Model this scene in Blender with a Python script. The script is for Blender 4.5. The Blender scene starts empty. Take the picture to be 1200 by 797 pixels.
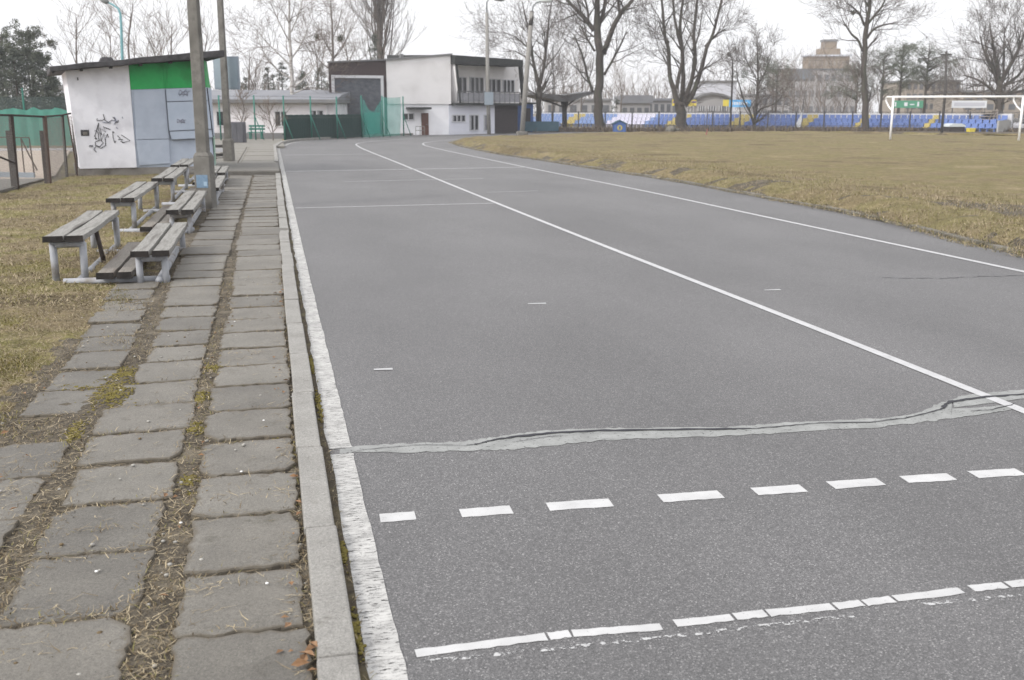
import bpy, bmesh, math, random
import numpy as np
from mathutils import Vector, Matrix, noise
from mathutils.geometry import tessellate_polygon
R = math.radians
random.seed(7)
scene = bpy.context.scene
COL = scene.collection

# ------------------------------------------------------------------ camera
EYE = 1.63
HAZE = 0.0009
PITCH, YAW = R(12.68), R(13.05)
FW = Vector((math.sin(YAW) * math.cos(PITCH), math.cos(YAW) * math.cos(PITCH), -math.sin(PITCH)))
RT = Vector((math.cos(YAW), -math.sin(YAW), 0))
UP = RT.cross(FW)
HF = Vector((math.sin(YAW), math.cos(YAW), 0))
cam_d = bpy.data.cameras.new('camera')
cam = bpy.data.objects.new('camera', cam_d)
COL.objects.link(cam)
cam.location = (0, 0, EYE)
cam.rotation_euler = FW.to_track_quat('-Z', 'Y').to_euler()
cam_d.sensor_width = 36
cam_d.lens = 36
cam_d.clip_start = 0.1
cam_d.clip_end = 4000
cam_d.dof.use_dof = True
cam_d.dof.focus_distance = 6.5
cam_d.dof.aperture_fstop = 5.0
scene.camera = cam

# ------------------------------------------------------------------ sky and sun
SUN_EL, SUN_AZ = R(38), R(-112)          # azimuth from +Y towards +X
w = bpy.data.worlds.new('World')
scene.world = w
w.use_nodes = True
nt = w.node_tree
nt.nodes.clear()
N = nt.nodes.new
out = N('ShaderNodeOutputWorld'); bg = N('ShaderNodeBackground')
bg.inputs['Strength'].default_value = 0.1
sky = N('ShaderNodeTexSky'); sky.sky_type = 'NISHITA'; sky.sun_disc = False
sky.sun_elevation = SUN_EL; sky.sun_rotation = SUN_AZ
sky.dust_density = 4
tc = N('ShaderNodeTexCoord'); sep = N('ShaderNodeSeparateXYZ')
nt.links.new(tc.outputs['Generated'], sep.inputs[0])
mr = N('ShaderNodeMapRange'); mr.inputs['From Min'].default_value = 0; mr.inputs['From Max'].default_value = 1
mr.inputs['To Min'].default_value = 7.0; mr.inputs['To Max'].default_value = 9.8
nt.links.new(sep.outputs['Z'], mr.inputs['Value'])
sd = Vector((math.sin(SUN_AZ) * math.cos(SUN_EL), math.cos(SUN_AZ) * math.cos(SUN_EL), math.sin(SUN_EL)))
dot = N('ShaderNodeVectorMath'); dot.operation = 'DOT_PRODUCT'; dot.inputs[1].default_value = sd
nt.links.new(tc.outputs['Generated'], dot.inputs[0])
glow = N('ShaderNodeMapRange'); glow.interpolation_type = 'SMOOTHSTEP'
glow.inputs['From Min'].default_value = 0.45; glow.inputs['From Max'].default_value = 1.0
glow.inputs['To Min'].default_value = 0.0; glow.inputs['To Max'].default_value = 5.0
nt.links.new(dot.outputs['Value'], glow.inputs['Value'])
cl = N('ShaderNodeTexNoise'); cl.inputs['Scale'].default_value = 2.2; cl.inputs['Detail'].default_value = 4
nt.links.new(tc.outputs['Generated'], cl.inputs['Vector'])
clr = N('ShaderNodeMapRange'); clr.inputs['To Min'].default_value = -0.5; clr.inputs['To Max'].default_value = 0.5
nt.links.new(cl.outputs['Fac'], clr.inputs['Value'])
a1 = N('ShaderNodeMath'); a1.operation = 'ADD'; a2 = N('ShaderNodeMath'); a2.operation = 'ADD'
nt.links.new(mr.outputs[0], a1.inputs[0]); nt.links.new(glow.outputs[0], a1.inputs[1])
nt.links.new(a1.outputs[0], a2.inputs[0]); nt.links.new(clr.outputs[0], a2.inputs[1])
tint = N('ShaderNodeMix'); tint.data_type = 'RGBA'; tint.blend_type = 'MULTIPLY'; tint.inputs[0].default_value = 1
nt.links.new(a2.outputs[0], tint.inputs[6]); tint.inputs[7].default_value = (0.99, 0.99, 1.015, 1)
mx = N('ShaderNodeMix'); mx.data_type = 'RGBA'; mx.inputs[0].default_value = 0.92
nt.links.new(sky.outputs[0], mx.inputs[6]); nt.links.new(tint.outputs[2], mx.inputs[7])
nt.links.new(mx.outputs[2], bg.inputs['Color']); nt.links.new(bg.outputs[0], out.inputs[0])

sun_d = bpy.data.lights.new('sun', 'SUN'); sun = bpy.data.objects.new('sun', sun_d); COL.objects.link(sun)
sun_d.energy = 1.5; sun_d.angle = R(10); sun_d.color = (1, 0.96, 0.9)
sun.rotation_euler = (-sd).to_track_quat('-Z', 'Y').to_euler()
sun.location = (0, 0, 40)

vs = scene.view_settings
vs.view_transform = 'Standard'; vs.look = 'None'; vs.gamma = 1; vs.use_curve_mapping = False
vs.exposure = 0.80
scene.cycles.max_bounces = 6
scene.cycles.transparent_max_bounces = 16
scene.cycles.volume_bounces = 0

# ------------------------------------------------------------------ pixel helpers (photo pixels -> world)
def ray(px, py):
    return FW * 1200 + RT * (px - 600) - UP * (py - 398.5)
def at(px, py, z=0.0):                    # point on a level
    d = ray(px, py); t = (z - EYE) / d.z
    return Vector((d.x * t, d.y * t, z))
def ond(px, py, D):                       # point at horizontal distance D along the view azimuth
    d = ray(px, py); t = D / d.dot(HF)
    return Vector((0, 0, EYE)) + d * t
def spot(px, D, z=0.0):                   # ground point under a pixel column at distance D
    p = ond(px, 128, D); return Vector((p.x, p.y, z))

class Frame:                              # upright facade frame: u along, v away from the viewer, z up
    def __init__(s, P0, P1):
        s.o = Vector((P0.x, P0.y, 0)); e = Vector((P1.x - P0.x, P1.y - P0.y, 0)); s.len = e.length
        s.ex = e.normalized(); s.ey = Vector((-s.ex.y, s.ex.x, 0)); s.rot = math.atan2(s.ex.y, s.ex.x)
    def uz(s, px, py, v=0.0):
        d = ray(px, py); n = s.ey; q = s.o + n * v
        t = (q - Vector((0, 0, EYE))).dot(n) / d.dot(n)
        p = Vector((0, 0, EYE)) + d * t
        return (p - s.o).dot(s.ex), p.z

# ------------------------------------------------------------------ materials
MATS = {}
def base_mat(name, rough=0.8, spec=0.3):
    m = bpy.data.materials.new(name); m.use_nodes = True
    t = m.node_tree; b = t.nodes['Principled BSDF']
    b.inputs['Roughness'].default_value = rough
    b.inputs['Specular IOR Level'].default_value = spec
    return m, t, b
def c4(c): return (c[0], c[1], c[2], 1)
def mk(name, c1, c2=None, scale=6, rough=0.8, bump=0.0, bscale=None, spec=0.3, stretch=None, c3=None, s3=1.2, metal=0.0, dist=0.01, contrast=(0.35, 0.65)):
    """two-tone noise material with an optional third blotch tone and bump"""
    m, t, b = base_mat(name, rough, spec)
    n = t.nodes.new; L = t.links.new
    b.inputs['Metallic'].default_value = metal
    co = n('ShaderNodeTexCoord'); mp = n('ShaderNodeMapping'); L(co.outputs['Object'], mp.inputs[0])
    if stretch: mp.inputs['Scale'].default_value = stretch
    c2 = c2 or tuple(x * 0.8 for x in c1)
    no = n('ShaderNodeTexNoise'); no.inputs['Scale'].default_value = scale; no.inputs['Detail'].default_value = 6
    no.inputs['Roughness'].default_value = 0.65
    L(mp.outputs[0], no.inputs['Vector'])
    r = n('ShaderNodeValToRGB'); r.color_ramp.elements[0].position = contrast[0]; r.color_ramp.elements[1].position = contrast[1]
    r.color_ramp.elements[0].color = c4(c1); r.color_ramp.elements[1].color = c4(c2)
    L(no.outputs['Fac'], r.inputs[0]); res = r.outputs[0]
    if c3:
        n3 = n('ShaderNodeTexNoise'); n3.inputs['Scale'].default_value = s3; n3.inputs['Detail'].default_value = 5
        L(mp.outputs[0], n3.inputs['Vector'])
        r3 = n('ShaderNodeValToRGB'); r3.color_ramp.elements[0].position = 0.5; r3.color_ramp.elements[1].position = 0.68
        L(n3.outputs['Fac'], r3.inputs[0])
        mm = n('ShaderNodeMix'); mm.data_type = 'RGBA'; L(r3.outputs[0], mm.inputs[0]); L(res, mm.inputs[6]); mm.inputs[7].default_value = c4(c3)
        res = mm.outputs[2]
    L(res, b.inputs['Base Color'])
    if bump:
        nb = n('ShaderNodeTexNoise'); nb.inputs['Scale'].default_value = bscale or scale * 4; nb.inputs['Detail'].default_value = 5
        L(mp.outputs[0], nb.inputs['Vector'])
        bu = n('ShaderNodeBump'); bu.inputs['Strength'].default_value = bump; bu.inputs['Distance'].default_value = dist
        L(nb.outputs['Fac'], bu.inputs['Height']); L(bu.outputs[0], b.inputs['Normal'])
    MATS[name] = m
    return m

def asphalt_mat():
    m, t, b = base_mat('asphalt', 0.66, 0.62); n = t.nodes.new; L = t.links.new
    co = n('ShaderNodeTexCoord')
    vo = n('ShaderNodeTexVoronoi'); vo.inputs['Scale'].default_value = 215; L(co.outputs['Object'], vo.inputs['Vector'])
    sp = n('ShaderNodeSeparateColor'); L(vo.outputs['Color'], sp.inputs[0])
    r = n('ShaderNodeValToRGB'); e = r.color_ramp.elements
    e[0].position = 0; e[0].color = (0.052, 0.051, 0.0518, 1); e[1].position = 1; e[1].color = (0.26, 0.255, 0.252, 1)
    for p, v in ((0.42, 0.078), (0.78, 0.102), (0.93, 0.14)):
        x = e.new(p); x.color = (v * 1.04, v * 1.015, v * 1.02, 1)
    L(sp.outputs[0], r.inputs[0])
    # fine grain and broad patches
    nf = n('ShaderNodeTexNoise'); nf.inputs['Scale'].default_value = 260; nf.inputs['Detail'].default_value = 3; L(co.outputs['Object'], nf.inputs['Vector'])
    nl = n('ShaderNodeTexNoise'); nl.inputs['Scale'].default_value = 0.55; nl.inputs['Detail'].default_value = 7; nl.inputs['Roughness'].default_value = 0.6
    mp = n('ShaderNodeMapping'); mp.inputs['Scale'].default_value = (1, 0.45, 1); L(co.outputs['Object'], mp.inputs[0]); L(mp.outputs[0], nl.inputs['Vector'])
    f1 = n('ShaderNodeMapRange'); f1.inputs['From Min'].default_value = .3; f1.inputs['From Max'].default_value = .7; f1.inputs['To Min'].default_value = .62; f1.inputs['To Max'].default_value = 1.38; L(nf.outputs['Fac'], f1.inputs['Value'])
    f2 = n('ShaderNodeMapRange'); f2.inputs['From Min'].default_value = .3; f2.inputs['From Max'].default_value = .7; f2.inputs['To Min'].default_value = .80; f2.inputs['To Max'].default_value = 1.18; L(nl.outputs['Fac'], f2.inputs['Value'])
    mu = n('ShaderNodeMath'); mu.operation = 'MULTIPLY'; L(f1.outputs[0], mu.inputs[0]); L(f2.outputs[0], mu.inputs[1])
    sc = n('ShaderNodeMix'); sc.data_type = 'RGBA'; sc.blend_type = 'MULTIPLY'; sc.inputs[0].default_value = 1
    L(r.outputs[0], sc.inputs[6]); L(mu.outputs[0], sc.inputs[7])
    L(sc.outputs[2], b.inputs['Base Color'])
    bu = n('ShaderNodeBump'); bu.inputs['Strength'].default_value = 0.45; bu.inputs['Distance'].default_value = 0.004
    L(vo.outputs['Distance'], bu.inputs['Height']); L(bu.outputs[0], b.inputs['Normal'])
    MATS['asphalt'] = m; return m

def paint_mat(name, col, wear, stretch=(1, 1, 1), scale=40, dirt=0.85, cracks=None):
    """road paint: worn through to what lies under it where the noise is high"""
    m, t, b = base_mat(name, 0.7, 0.3); n = t.nodes.new; L = t.links.new
    co = n('ShaderNodeTexCoord'); mp = n('ShaderNodeMapping'); mp.inputs['Scale'].default_value = stretch; L(co.outputs['Object'], mp.inputs[0])
    no = n('ShaderNodeTexNoise'); no.inputs['Scale'].default_value = scale; no.inputs['Detail'].default_value = 6; no.inputs['Roughness'].default_value = .7; L(mp.outputs[0], no.inputs['Vector'])
    r = n('ShaderNodeValToRGB'); r.color_ramp.elements[0].position = wear; r.color_ramp.elements[1].position = wear + 0.03
    L(no.outputs['Fac'], r.inputs[0]); mask = r.outputs[0]
    if cracks:
        vo = n('ShaderNodeTexVoronoi'); vo.feature = 'DISTANCE_TO_EDGE'; vo.inputs['Scale'].default_value = cracks
        wv = n('ShaderNodeMix'); wv.data_type = 'RGBA'; wv.inputs[0].default_value = .06; L(mp.outputs[0], wv.inputs[6]); L(no.outputs['Color'], wv.inputs[7]); L(wv.outputs[2], vo.inputs['Vector'])
        rc = n('ShaderNodeValToRGB'); rc.color_ramp.elements[0].position = .015; rc.color_ramp.elements[1].position = .06
        rc.color_ramp.elements[0].color = (.42, .42, .42, 1); rc.color_ramp.elements[1].color = (0, 0, 0, 1); L(vo.outputs['Distance'], rc.inputs[0])
        mm = n('ShaderNodeMath'); mm.operation = 'MAXIMUM'; L(mask, mm.inputs[0]); L(rc.outputs[0], mm.inputs[1]); mask = mm.outputs[0]
    n2 = n('ShaderNodeTexNoise'); n2.inputs['Scale'].default_value = 9; n2.inputs['Detail'].default_value = 6; L(co.outputs['Object'], n2.inputs['Vector'])
    r2 = n('ShaderNodeValToRGB'); r2.color_ramp.elements[0].position = .35; r2.color_ramp.elements[1].position = .7
    r2.color_ramp.elements[0].color = c4(col); r2.color_ramp.elements[1].color = c4(tuple(x * dirt for x in col)); L(n2.outputs['Fac'], r2.inputs[0])
    L(r2.outputs[0], b.inputs['Base Color'])
    tr = n('ShaderNodeBsdfTransparent'); ms = n('ShaderNodeMixShader')
    L(mask, ms.inputs[0]); L(b.outputs[0], ms.inputs[1]); L(tr.outputs[0], ms.inputs[2])
    L(ms.outputs[0], t.nodes['Material Output'].inputs[0])
    MATS[name] = m; return m

def net_mat(name, col, alpha, sheen=0.5):
    m, t, b = base_mat(name, 0.8, 0.2); n = t.nodes.new; L = t.links.new
    b.inputs['Base Color'].default_value = c4(col)
    tl = n('ShaderNodeBsdfTranslucent'); tl.inputs[0].default_value = c4(col)
    m1 = n('ShaderNodeMixShader'); m1.inputs[0].default_value = .4; L(b.outputs[0], m1.inputs[1]); L(tl.outputs[0], m1.inputs[2])
    co = n('ShaderNodeTexCoord'); no = n('ShaderNodeTexNoise'); no.inputs['Scale'].default_value = 1.3; no.inputs['Detail'].default_value = 5; L(co.outputs['Object'], no.inputs['Vector'])
    mr_ = n('ShaderNodeMapRange'); mr_.inputs['To Min'].default_value = alpha - .15; mr_.inputs['To Max'].default_value = alpha + .15; L(no.outputs['Fac'], mr_.inputs['Value'])
    tr = n('ShaderNodeBsdfTransparent'); ms = n('ShaderNodeMixShader')
    L(mr_.outputs[0], ms.inputs[0]); L(tr.outputs[0], ms.inputs[1]); L(m1.outputs[0], ms.inputs[2])
    L(ms.outputs[0], t.nodes['Material Output'].inputs[0]); MATS[name] = m; return m

def lawn_mat(name, tones, spread=1.0):
    """dead grass: fine matted fibres over soft patches"""
    m, t, b = base_mat(name, 0.95, 0.1); n = t.nodes.new; L = t.links.new
    co = n('ShaderNodeTexCoord')
    n1 = n('ShaderNodeTexNoise'); n1.inputs['Scale'].default_value = 0.35 * spread; n1.inputs['Detail'].default_value = 8; n1.inputs['Roughness'].default_value = .62; L(co.outputs['Object'], n1.inputs['Vector'])
    r1 = n('ShaderNodeValToRGB'); e = r1.color_ramp.elements
    e[0].position = .36; e[0].color = c4(tones[0]); e[1].position = .66; e[1].color = c4(tones[3])
    x = e.new(.46); x.color = c4(tones[1]); x = e.new(.55); x.color = c4(tones[2])
    L(n1.outputs['Fac'], r1.inputs[0])
    n2 = n('ShaderNodeTexNoise'); n2.inputs['Scale'].default_value = 38; n2.inputs['Detail'].default_value = 6; n2.inputs['Roughness'].default_value = .75; L(co.outputs['Object'], n2.inputs['Vector'])
    f = n('ShaderNodeMapRange'); f.inputs['From Min'].default_value = .3; f.inputs['From Max'].default_value = .7; f.inputs['To Min'].default_value = .55; f.inputs['To Max'].default_value = 1.45; L(n2.outputs['Fac'], f.inputs['Value'])
    n4 = n('ShaderNodeTexNoise'); n4.inputs['Scale'].default_value = 5; n4.inputs['Detail'].default_value = 8; n4.inputs['Roughness'].default_value = .8; L(co.outputs['Object'], n4.inputs['Vector'])
    f4 = n('ShaderNodeMapRange'); f4.inputs['From Min'].default_value = .32; f4.inputs['From Max'].default_value = .68; f4.inputs['To Min'].default_value = .62; f4.inputs['To Max'].default_value = 1.38; L(n4.outputs['Fac'], f4.inputs['Value'])
    fm = n('ShaderNodeMath'); fm.operation = 'MULTIPLY'; L(f.outputs[0], fm.inputs[0]); L(f4.outputs[0], fm.inputs[1])
    mm = n('ShaderNodeMix'); mm.data_type = 'RGBA'; mm.blend_type = 'MULTIPLY'; mm.inputs[0].default_value = 1; L(r1.outputs[0], mm.inputs[6]); L(fm.outputs[0], mm.inputs[7])
    L(mm.outputs[2], b.inputs['Base Color'])
    bu = n('ShaderNodeBump'); bu.inputs['Strength'].default_value = .8; bu.inputs['Distance'].default_value = .03; L(n2.outputs['Fac'], bu.inputs['Height']); L(bu.outputs[0], b.inputs['Normal'])
    MATS[name] = m; return m

asphalt_mat()
paint_mat('edge_paint', (.44, .435, .42), .57, stretch=(.45, 2.2, 1), scale=46, cracks=24, dirt=.66)
paint_mat('lane_paint', (.42, .42, .425), .62, scale=60)
paint_mat('thin_paint', (.40, .40, .405), .66, scale=22)
paint_mat('fresh_paint', (.45, .45, .45), .64, scale=110, dirt=.84)
paint_mat('ghost_paint', (.42, .42, .42), .44, scale=34)
paint_mat('sealant', (.255, .26, .253), .60, scale=55, dirt=.72)
paint_mat('faint_crack', (.055, .055, .06), .52, scale=12)
mk('crack_dark', (.012, .012, .016), (.02, .02, .026), 20, .6)
def concrete_mat(name, lo, hi, stain, lichen=None, grain=170):
    """weathered concrete: fine aggregate grain, soft tone drift, dark stains and pale scuffs"""
    m, t, b = base_mat(name, 0.72, 0.5); n = t.nodes.new; L = t.links.new
    co = n('ShaderNodeTexCoord')
    def noise_(s, d=6, ro=.65):
        x = n('ShaderNodeTexNoise'); x.inputs['Scale'].default_value = s; x.inputs['Detail'].default_value = d; x.inputs['Roughness'].default_value = ro; L(co.outputs['Object'], x.inputs['Vector']); return x.outputs['Fac']
    def ramp(src, p0, p1, c0, c1):
        r = n('ShaderNodeValToRGB'); e = r.color_ramp.elements; e[0].position = p0; e[1].position = p1; e[0].color = c4(c0); e[1].color = c4(c1); L(src, r.inputs[0]); return r.outputs[0]
    def mix(fac, a, b_, mode='MIX'):
        x = n('ShaderNodeMix'); x.data_type = 'RGBA'; x.blend_type = mode
        if fac is None: x.inputs[0].default_value = 1
        else: L(fac, x.inputs[0])
        L(a, x.inputs[6]); (L(b_, x.inputs[7]) if not isinstance(b_, tuple) else setattr(x.inputs[7], 'default_value', c4(b_))); return x.outputs[2]
    W, K = (1, 1, 1), (0, 0, 0)
    col = ramp(noise_(3.2), .3, .7, lo, hi)
    col = mix(ramp(noise_(8, 8, .75), .56, .72, K, W), col, stain)
    if lichen: col = mix(ramp(noise_(14, 8, .8), .62, .70, K, (.7, .7, .7)), col, lichen)
    col = mix(None, col, ramp(noise_(grain, 4, .8), .32, .68, (.62, .62, .62), (1.32, 1.32, 1.32)), 'MULTIPLY')
    vo = n('ShaderNodeTexVoronoi'); vo.inputs['Scale'].default_value = 60; L(co.outputs['Object'], vo.inputs['Vector'])
    col = mix(ramp(vo.outputs['Distance'], .10, .16, (.75, .75, .75), K), col, tuple(x * .55 for x in lo))
    col = mix(None, col, ramp(noise_(75, 5, .8), .34, .66, (.78, .78, .78), (1.2, 1.2, 1.2)), 'MULTIPLY')
    # earth worked in from the joints, kept to the rim of each slab
    at_ = n('ShaderNodeAttribute'); at_.attribute_name = 'rim'
    ad = n('ShaderNodeMath'); ad.operation = 'MULTIPLY_ADD'; L(noise_(11, 8, .8), ad.inputs[0]); ad.inputs[1].default_value = 1.7; ad.inputs[2].default_value = -1.05
    a2_ = n('ShaderNodeMath'); a2_.operation = 'ADD'; L(at_.outputs['Fac'], a2_.inputs[0]); L(ad.outputs[0], a2_.inputs[1])
    a3_ = n('ShaderNodeMath'); a3_.operation = 'MULTIPLY'; L(a2_.outputs[0], a3_.inputs[0]); L(at_.outputs['Fac'], a3_.inputs[1])
    col = mix(ramp(a3_.outputs[0], .25, .75, K, (.8, .8, .8)), col, (.088, .073, .052))
    L(col, b.inputs['Base Color'])
    bu = n('ShaderNodeBump'); bu.inputs['Strength'].default_value = .8; bu.inputs['Distance'].default_value = .006; L(noise_(60, 8, .75), bu.inputs['Height']); L(bu.outputs[0], b.inputs['Normal'])
    MATS[name] = m; return m
concrete_mat('concrete_slab', (0.109, 0.101, 0.087), (0.158, 0.147, 0.127), (0.078, 0.071, 0.055), (0.175, 0.164, 0.140))
concrete_mat('concrete_slab_dark', (0.092, 0.085, 0.074), (0.134, 0.125, 0.108), (0.068, 0.061, 0.049), (0.149, 0.140, 0.119))
concrete_mat('concrete_slab_pale', (0.125, 0.117, 0.101), (0.170, 0.159, 0.138), (0.094, 0.085, 0.069), (0.183, 0.171, 0.147))
concrete_mat('path_sandy', (.145, .135, .115), (.185, .175, .152), (.15, .138, .11), None, 60)
concrete_mat('kerb_concrete', (.185, .178, .163), (.26, .252, .234), (.115, .107, .09), (.285, .277, .255))
mk('gutter_soil', (.035, .029, .02), (.075, .06, .04), 25, .97, .8, 60, c3=(.1, .085, .045), s3=7, dist=.01)
mk('emblem_yellow', (.36, .30, .08), (.4, .33, .1), 3, .6)
mk('kerb_old', (.10, .094, .078), (.17, .16, .14), 5, .95, .7, 30, c3=(.065, .058, .04), s3=2, dist=.02)
mk('soil', (.04, .033, .024), (.12, .101, .075), 42, .97, 1.0, 90, c3=(.15, .128, .095), s3=5, dist=.02)
lawn_mat('lawn_grass', ((.10, .079, .047), (.185, .148, .09), (.155, .14, .055), (.24, .196, .12)), 2.2)
lawn_mat('pitch_grass', ((.11, .088, .05), (.178, .143, .082), (.15, .13, .062), (.21, .17, .10)), 1.1)
mk('far_ground', (.15, .12, .075), (.2, .165, .1), .3, .95)
mk('clay', (.36, .30, .25), (.42, .36, .30), 1.5, .95)
mk('straw_pale', (.40, .335, .225), (.30, .245, .155), 30, .8)
mk('straw_tan', (.27, .218, .14), (.20, .162, .105), 30, .85)
mk('grass_olive', (.15, .14, .05), (.20, .175, .07), 30, .85)
mk('grass_brown', (.10, .072, .04), (.14, .105, .06), 30, .9)
mk('moss', (.12, .10, .025), (.18, .15, .04), 40, 1, .8, 150)
mk('dead_leaf', (.16, .085, .04), (.23, .14, .08), 30, .8)
mk('pebble', (.25, .24, .22), (.35, .34, .31), 30, .9)
mk('paper_white', (.75, .75, .74), (.65, .65, .64), 30, .8)
mk('old_wood', (.262, .256, .24), (.165, .16, .147), 14, .85, .6, 40, stretch=(6, .5, 6), c3=(.115, .107, .098), s3=2.5, dist=.004)
mk('old_wood_foot', (.225, .207, .184), (.15, .137, .12), 14, .9, .6, 40, stretch=(6, .5, 6), c3=(.12, .1, .085), s3=2.5, dist=.004)
mk('wood_end_shaded', (.012, .011, .011), (.035, .03, .027), 18, .9)  # plank ends coloured near black, shade on the end faces painted in
mk('white_pipe', (.255, .265, .29), (.32, .33, .35), 8, .6, .2, 40, c3=(.17, .155, .14), s3=5)
mk('dark_pipe', (.03, .022, .02), (.06, .045, .038), 20, .7)
mk('post_concrete', (.125, .119, .108), (.18, .172, .157), 12, .95, .6, 90, c3=(.095, .09, .08), s3=3, dist=.008)
mk('sticker_blue', (.12, .19, .27), (.16, .23, .31), 20, .6)
mk('sticker_pale', (.28, .38, .48), (.25, .34, .43), 20, .6)
mk('shed_white', (.70, .70, .745), (.76, .76, .80), 2.5, .85, .15, 40, c3=(.60, .595, .635), s3=2.2)
mk('shed_plinth', (.18, .165, .15), (.24, .225, .205), 5, .95, .4, 40, c3=(.11, .1, .085), s3=2.5)
mk('green_paint', (.014, .29, .07), (.02, .33, .085), 4, .55, c3=(.012, .19, .045), s3=2)
mk('green_pale', (.28, .43, .33), (.25, .38, .31), 5, .7)
mk('grey_paint', (.35, .395, .47), (.39, .435, .51), 3, .65, .05, 20, c3=(.325, .365, .44), s3=2.2)
mk('grey_blue_paint', (.35, .405, .485), (.39, .44, .52), 4, .65)  # slightly bluer grey for the shutter and side panel
mk('roof_felt', (.035, .034, .036), (.075, .072, .075), 9, .9, .6, 30)
mk('graffiti_ink', (.012, .012, .018), (.02, .02, .025), 8, .7)
mk('graffiti_faded', (.20, .21, .26), (.27, .28, .33), 8, .8)
mk('rust', (.02, .014, .013), (.045, .03, .025), 18, .9, .4, 60)
mk('rust_brown', (.10, .065, .05), (.06, .04, .034), 14, .9, .4, 60)
mk('wire', (.13, .125, .12), (.17, .16, .15), 10, .7)
mk('wire_dark', (.06, .06, .065), (.09, .09, .09), 10, .7)
mk('teal_post', (.02, .13, .10), (.03, .16, .125), 10, .6)
mk('dark_screen', (.012, .034, .032), (.02, .048, .044), 4, .8, stretch=(12, 12, .6))
net_mat('teal_net', (.06, .40, .33), .48)
net_mat('windscreen', (.10, .32, .26), .86)
net_mat('dark_net', (.07, .10, .10), .38)
mk('board_grey', (.21, .25, .29), (.25, .29, .33), 3, .6)
mk('sign_face', (.235, .29, .33), (.27, .325, .365), 3, .5)
mk('cabinet_grey', (.07, .07, .08), (.10, .10, .11), 8, .8, stretch=(1, 1, .2))
mk('plaster', (.68, .665, .665), (.73, .715, .715), 1.2, .9, c3=(.6, .585, .58), s3=.6)
mk('plaster_white', (.76, .755, .78), (.80, .80, .82), 1.5, .9, c3=(.68, .67, .69), s3=.8)
mk('plaster_shaded', (.62, .63, .70), (.67, .68, .74), 1.5, .9)  # white plaster, the side wall's shade and blue cast put into its colour
mk('long_wall', (.64, .62, .65), (.70, .68, .70), 1.5, .9, c3=(.52, .5, .52), s3=1)
mk('brown_clad', (.046, .032, .032), (.06, .043, .043), 3, .8, stretch=(6, 6, 1))
mk('dark_stone', (.065, .069, .082), (.12, .125, .14), 2.6, .9, .5, 6, stretch=(1.2, 1.2, 2))
mk('frame_pale', (.52, .52, .54), (.57, .57, .59), 3, .8)
mk('fascia', (.025, .027, .028), (.042, .044, .043), 4, .8)
mk('glass', (.012, .014, .017), (.035, .038, .042), 1.5, .15, spec=.5)
mk('curtain', (.28, .28, .30), (.2, .2, .22), 6, .5)
mk('window_frame', (.5, .5, .52), (.55, .55, .57), 5, .6)
mk('door_brown', (.095, .042, .03), (.12, .055, .04), 5, .6)
mk('dark_cladding', (.03, .026, .028), (.055, .045, .045), 6, .85, stretch=(5, 5, 1))
mk('railing_grey', (.10, .10, .105), (.15, .15, .15), 6, .7)
mk('lamp_pole', (.19, .185, .175), (.25, .24, .225), 8, .85)
mk('lamp_metal', (.16, .17, .175), (.2, .21, .215), 8, .5)
mk('lamp_teal', (.13, .30, .33), (.17, .34, .37), 8, .5)
mk('lamp_glass', (.40, .42, .43), (.46, .48, .49), 8, .3)
mk('pole_dark', (.055, .05, .048), (.08, .075, .07), 8, .9)
mk('seat_blue', (.095, .15, .34), (.11, .17, .38), 3, .5)
mk('seat_hazed_blue', (.16, .235, .43), (.18, .26, .46), 3, .5)  # seat blue with distance haze mixed into its colour
mk('seat_yellow', (.36, .295, .10), (.41, .335, .12), 3, .5)
mk('seat_pale', (.50, .49, .60), (.55, .54, .64), 3, .5)
mk('stand_concrete', (.30, .295, .28), (.36, .35, .33), 2, .9)
mk('goal_white', (.74, .74, .75), (.80, .80, .80), 4, .45)
mk('bark', (.055, .046, .041), (.088, .075, .066), 5, .95, .8, 20, stretch=(3, 3, .5), c3=(.075, .078, .055), s3=1.5, dist=.04)
mk('bark_light', (.11, .095, .085), (.15, .13, .115), 5, .95, .5, 20)
mk('birch_bark', (.42, .40, .38), (.20, .18, .165), 3, .9, contrast=(.5, .62), stretch=(1, 1, 4))
mk('twig', (.085, .072, .064), (.12, .102, .09), 4, .95)
mk('twig_brown', (.125, .098, .08), (.16, .13, .108), 4, .95)
mk('needle_dark', (.048, .058, .047), (.066, .076, .06), 3, .9)
mk('needle', (.066, .076, .056), (.09, .098, .072), 3, .9)
mk('needle_pine', (.06, .072, .045), (.085, .092, .058), 3, .9)
mk('block_grey', (.28, .275, .28), (.33, .32, .32), .5, .9)
mk('block_pale', (.46, .47, .52), (.50, .51, .56), .5, .9)
mk('block_brown', (.21, .165, .115), (.27, .21, .15), 1.2, .9, c3=(.2, .165, .135), s3=.6)
mk('block_tan', (.24, .21, .175), (.28, .245, .205), .6, .9)
mk('roof_blue', (.09, .11, .13), (.11, .13, .15), 1, .7)
mk('roof_grey', (.14, .14, .145), (.18, .18, .18), 1, .8)
mk('roof_pale', (.16, .165, .185), (.2, .205, .22), 1, .6)
mk('win_dark', (.075, .08, .09), (.12, .125, .135), 2, .3)
mk('sign_yellow', (.62, .50, .06), (.66, .55, .09), 3, .6)
mk('sign_blue', (.10, .36, .70), (.12, .40, .74), 3, .6)
mk('sign_white', (.62, .64, .68), (.66, .68, .71), 3, .6)
mk('sign_green', (.07, .25, .16), (.09, .29, .19), 3, .6)
mk('sign_purple', (.16, .10, .30), (.2, .13, .35), 3, .6)
mk('hut_blue', (.05, .10, .24), (.06, .12, .32), 3, .6)
mk('hut_teal', (.05, .10, .13), (.065, .12, .15), 3, .7)
mk('red_paint', (.28, .12, .1), (.3, .14, .12), 3, .6)
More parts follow.
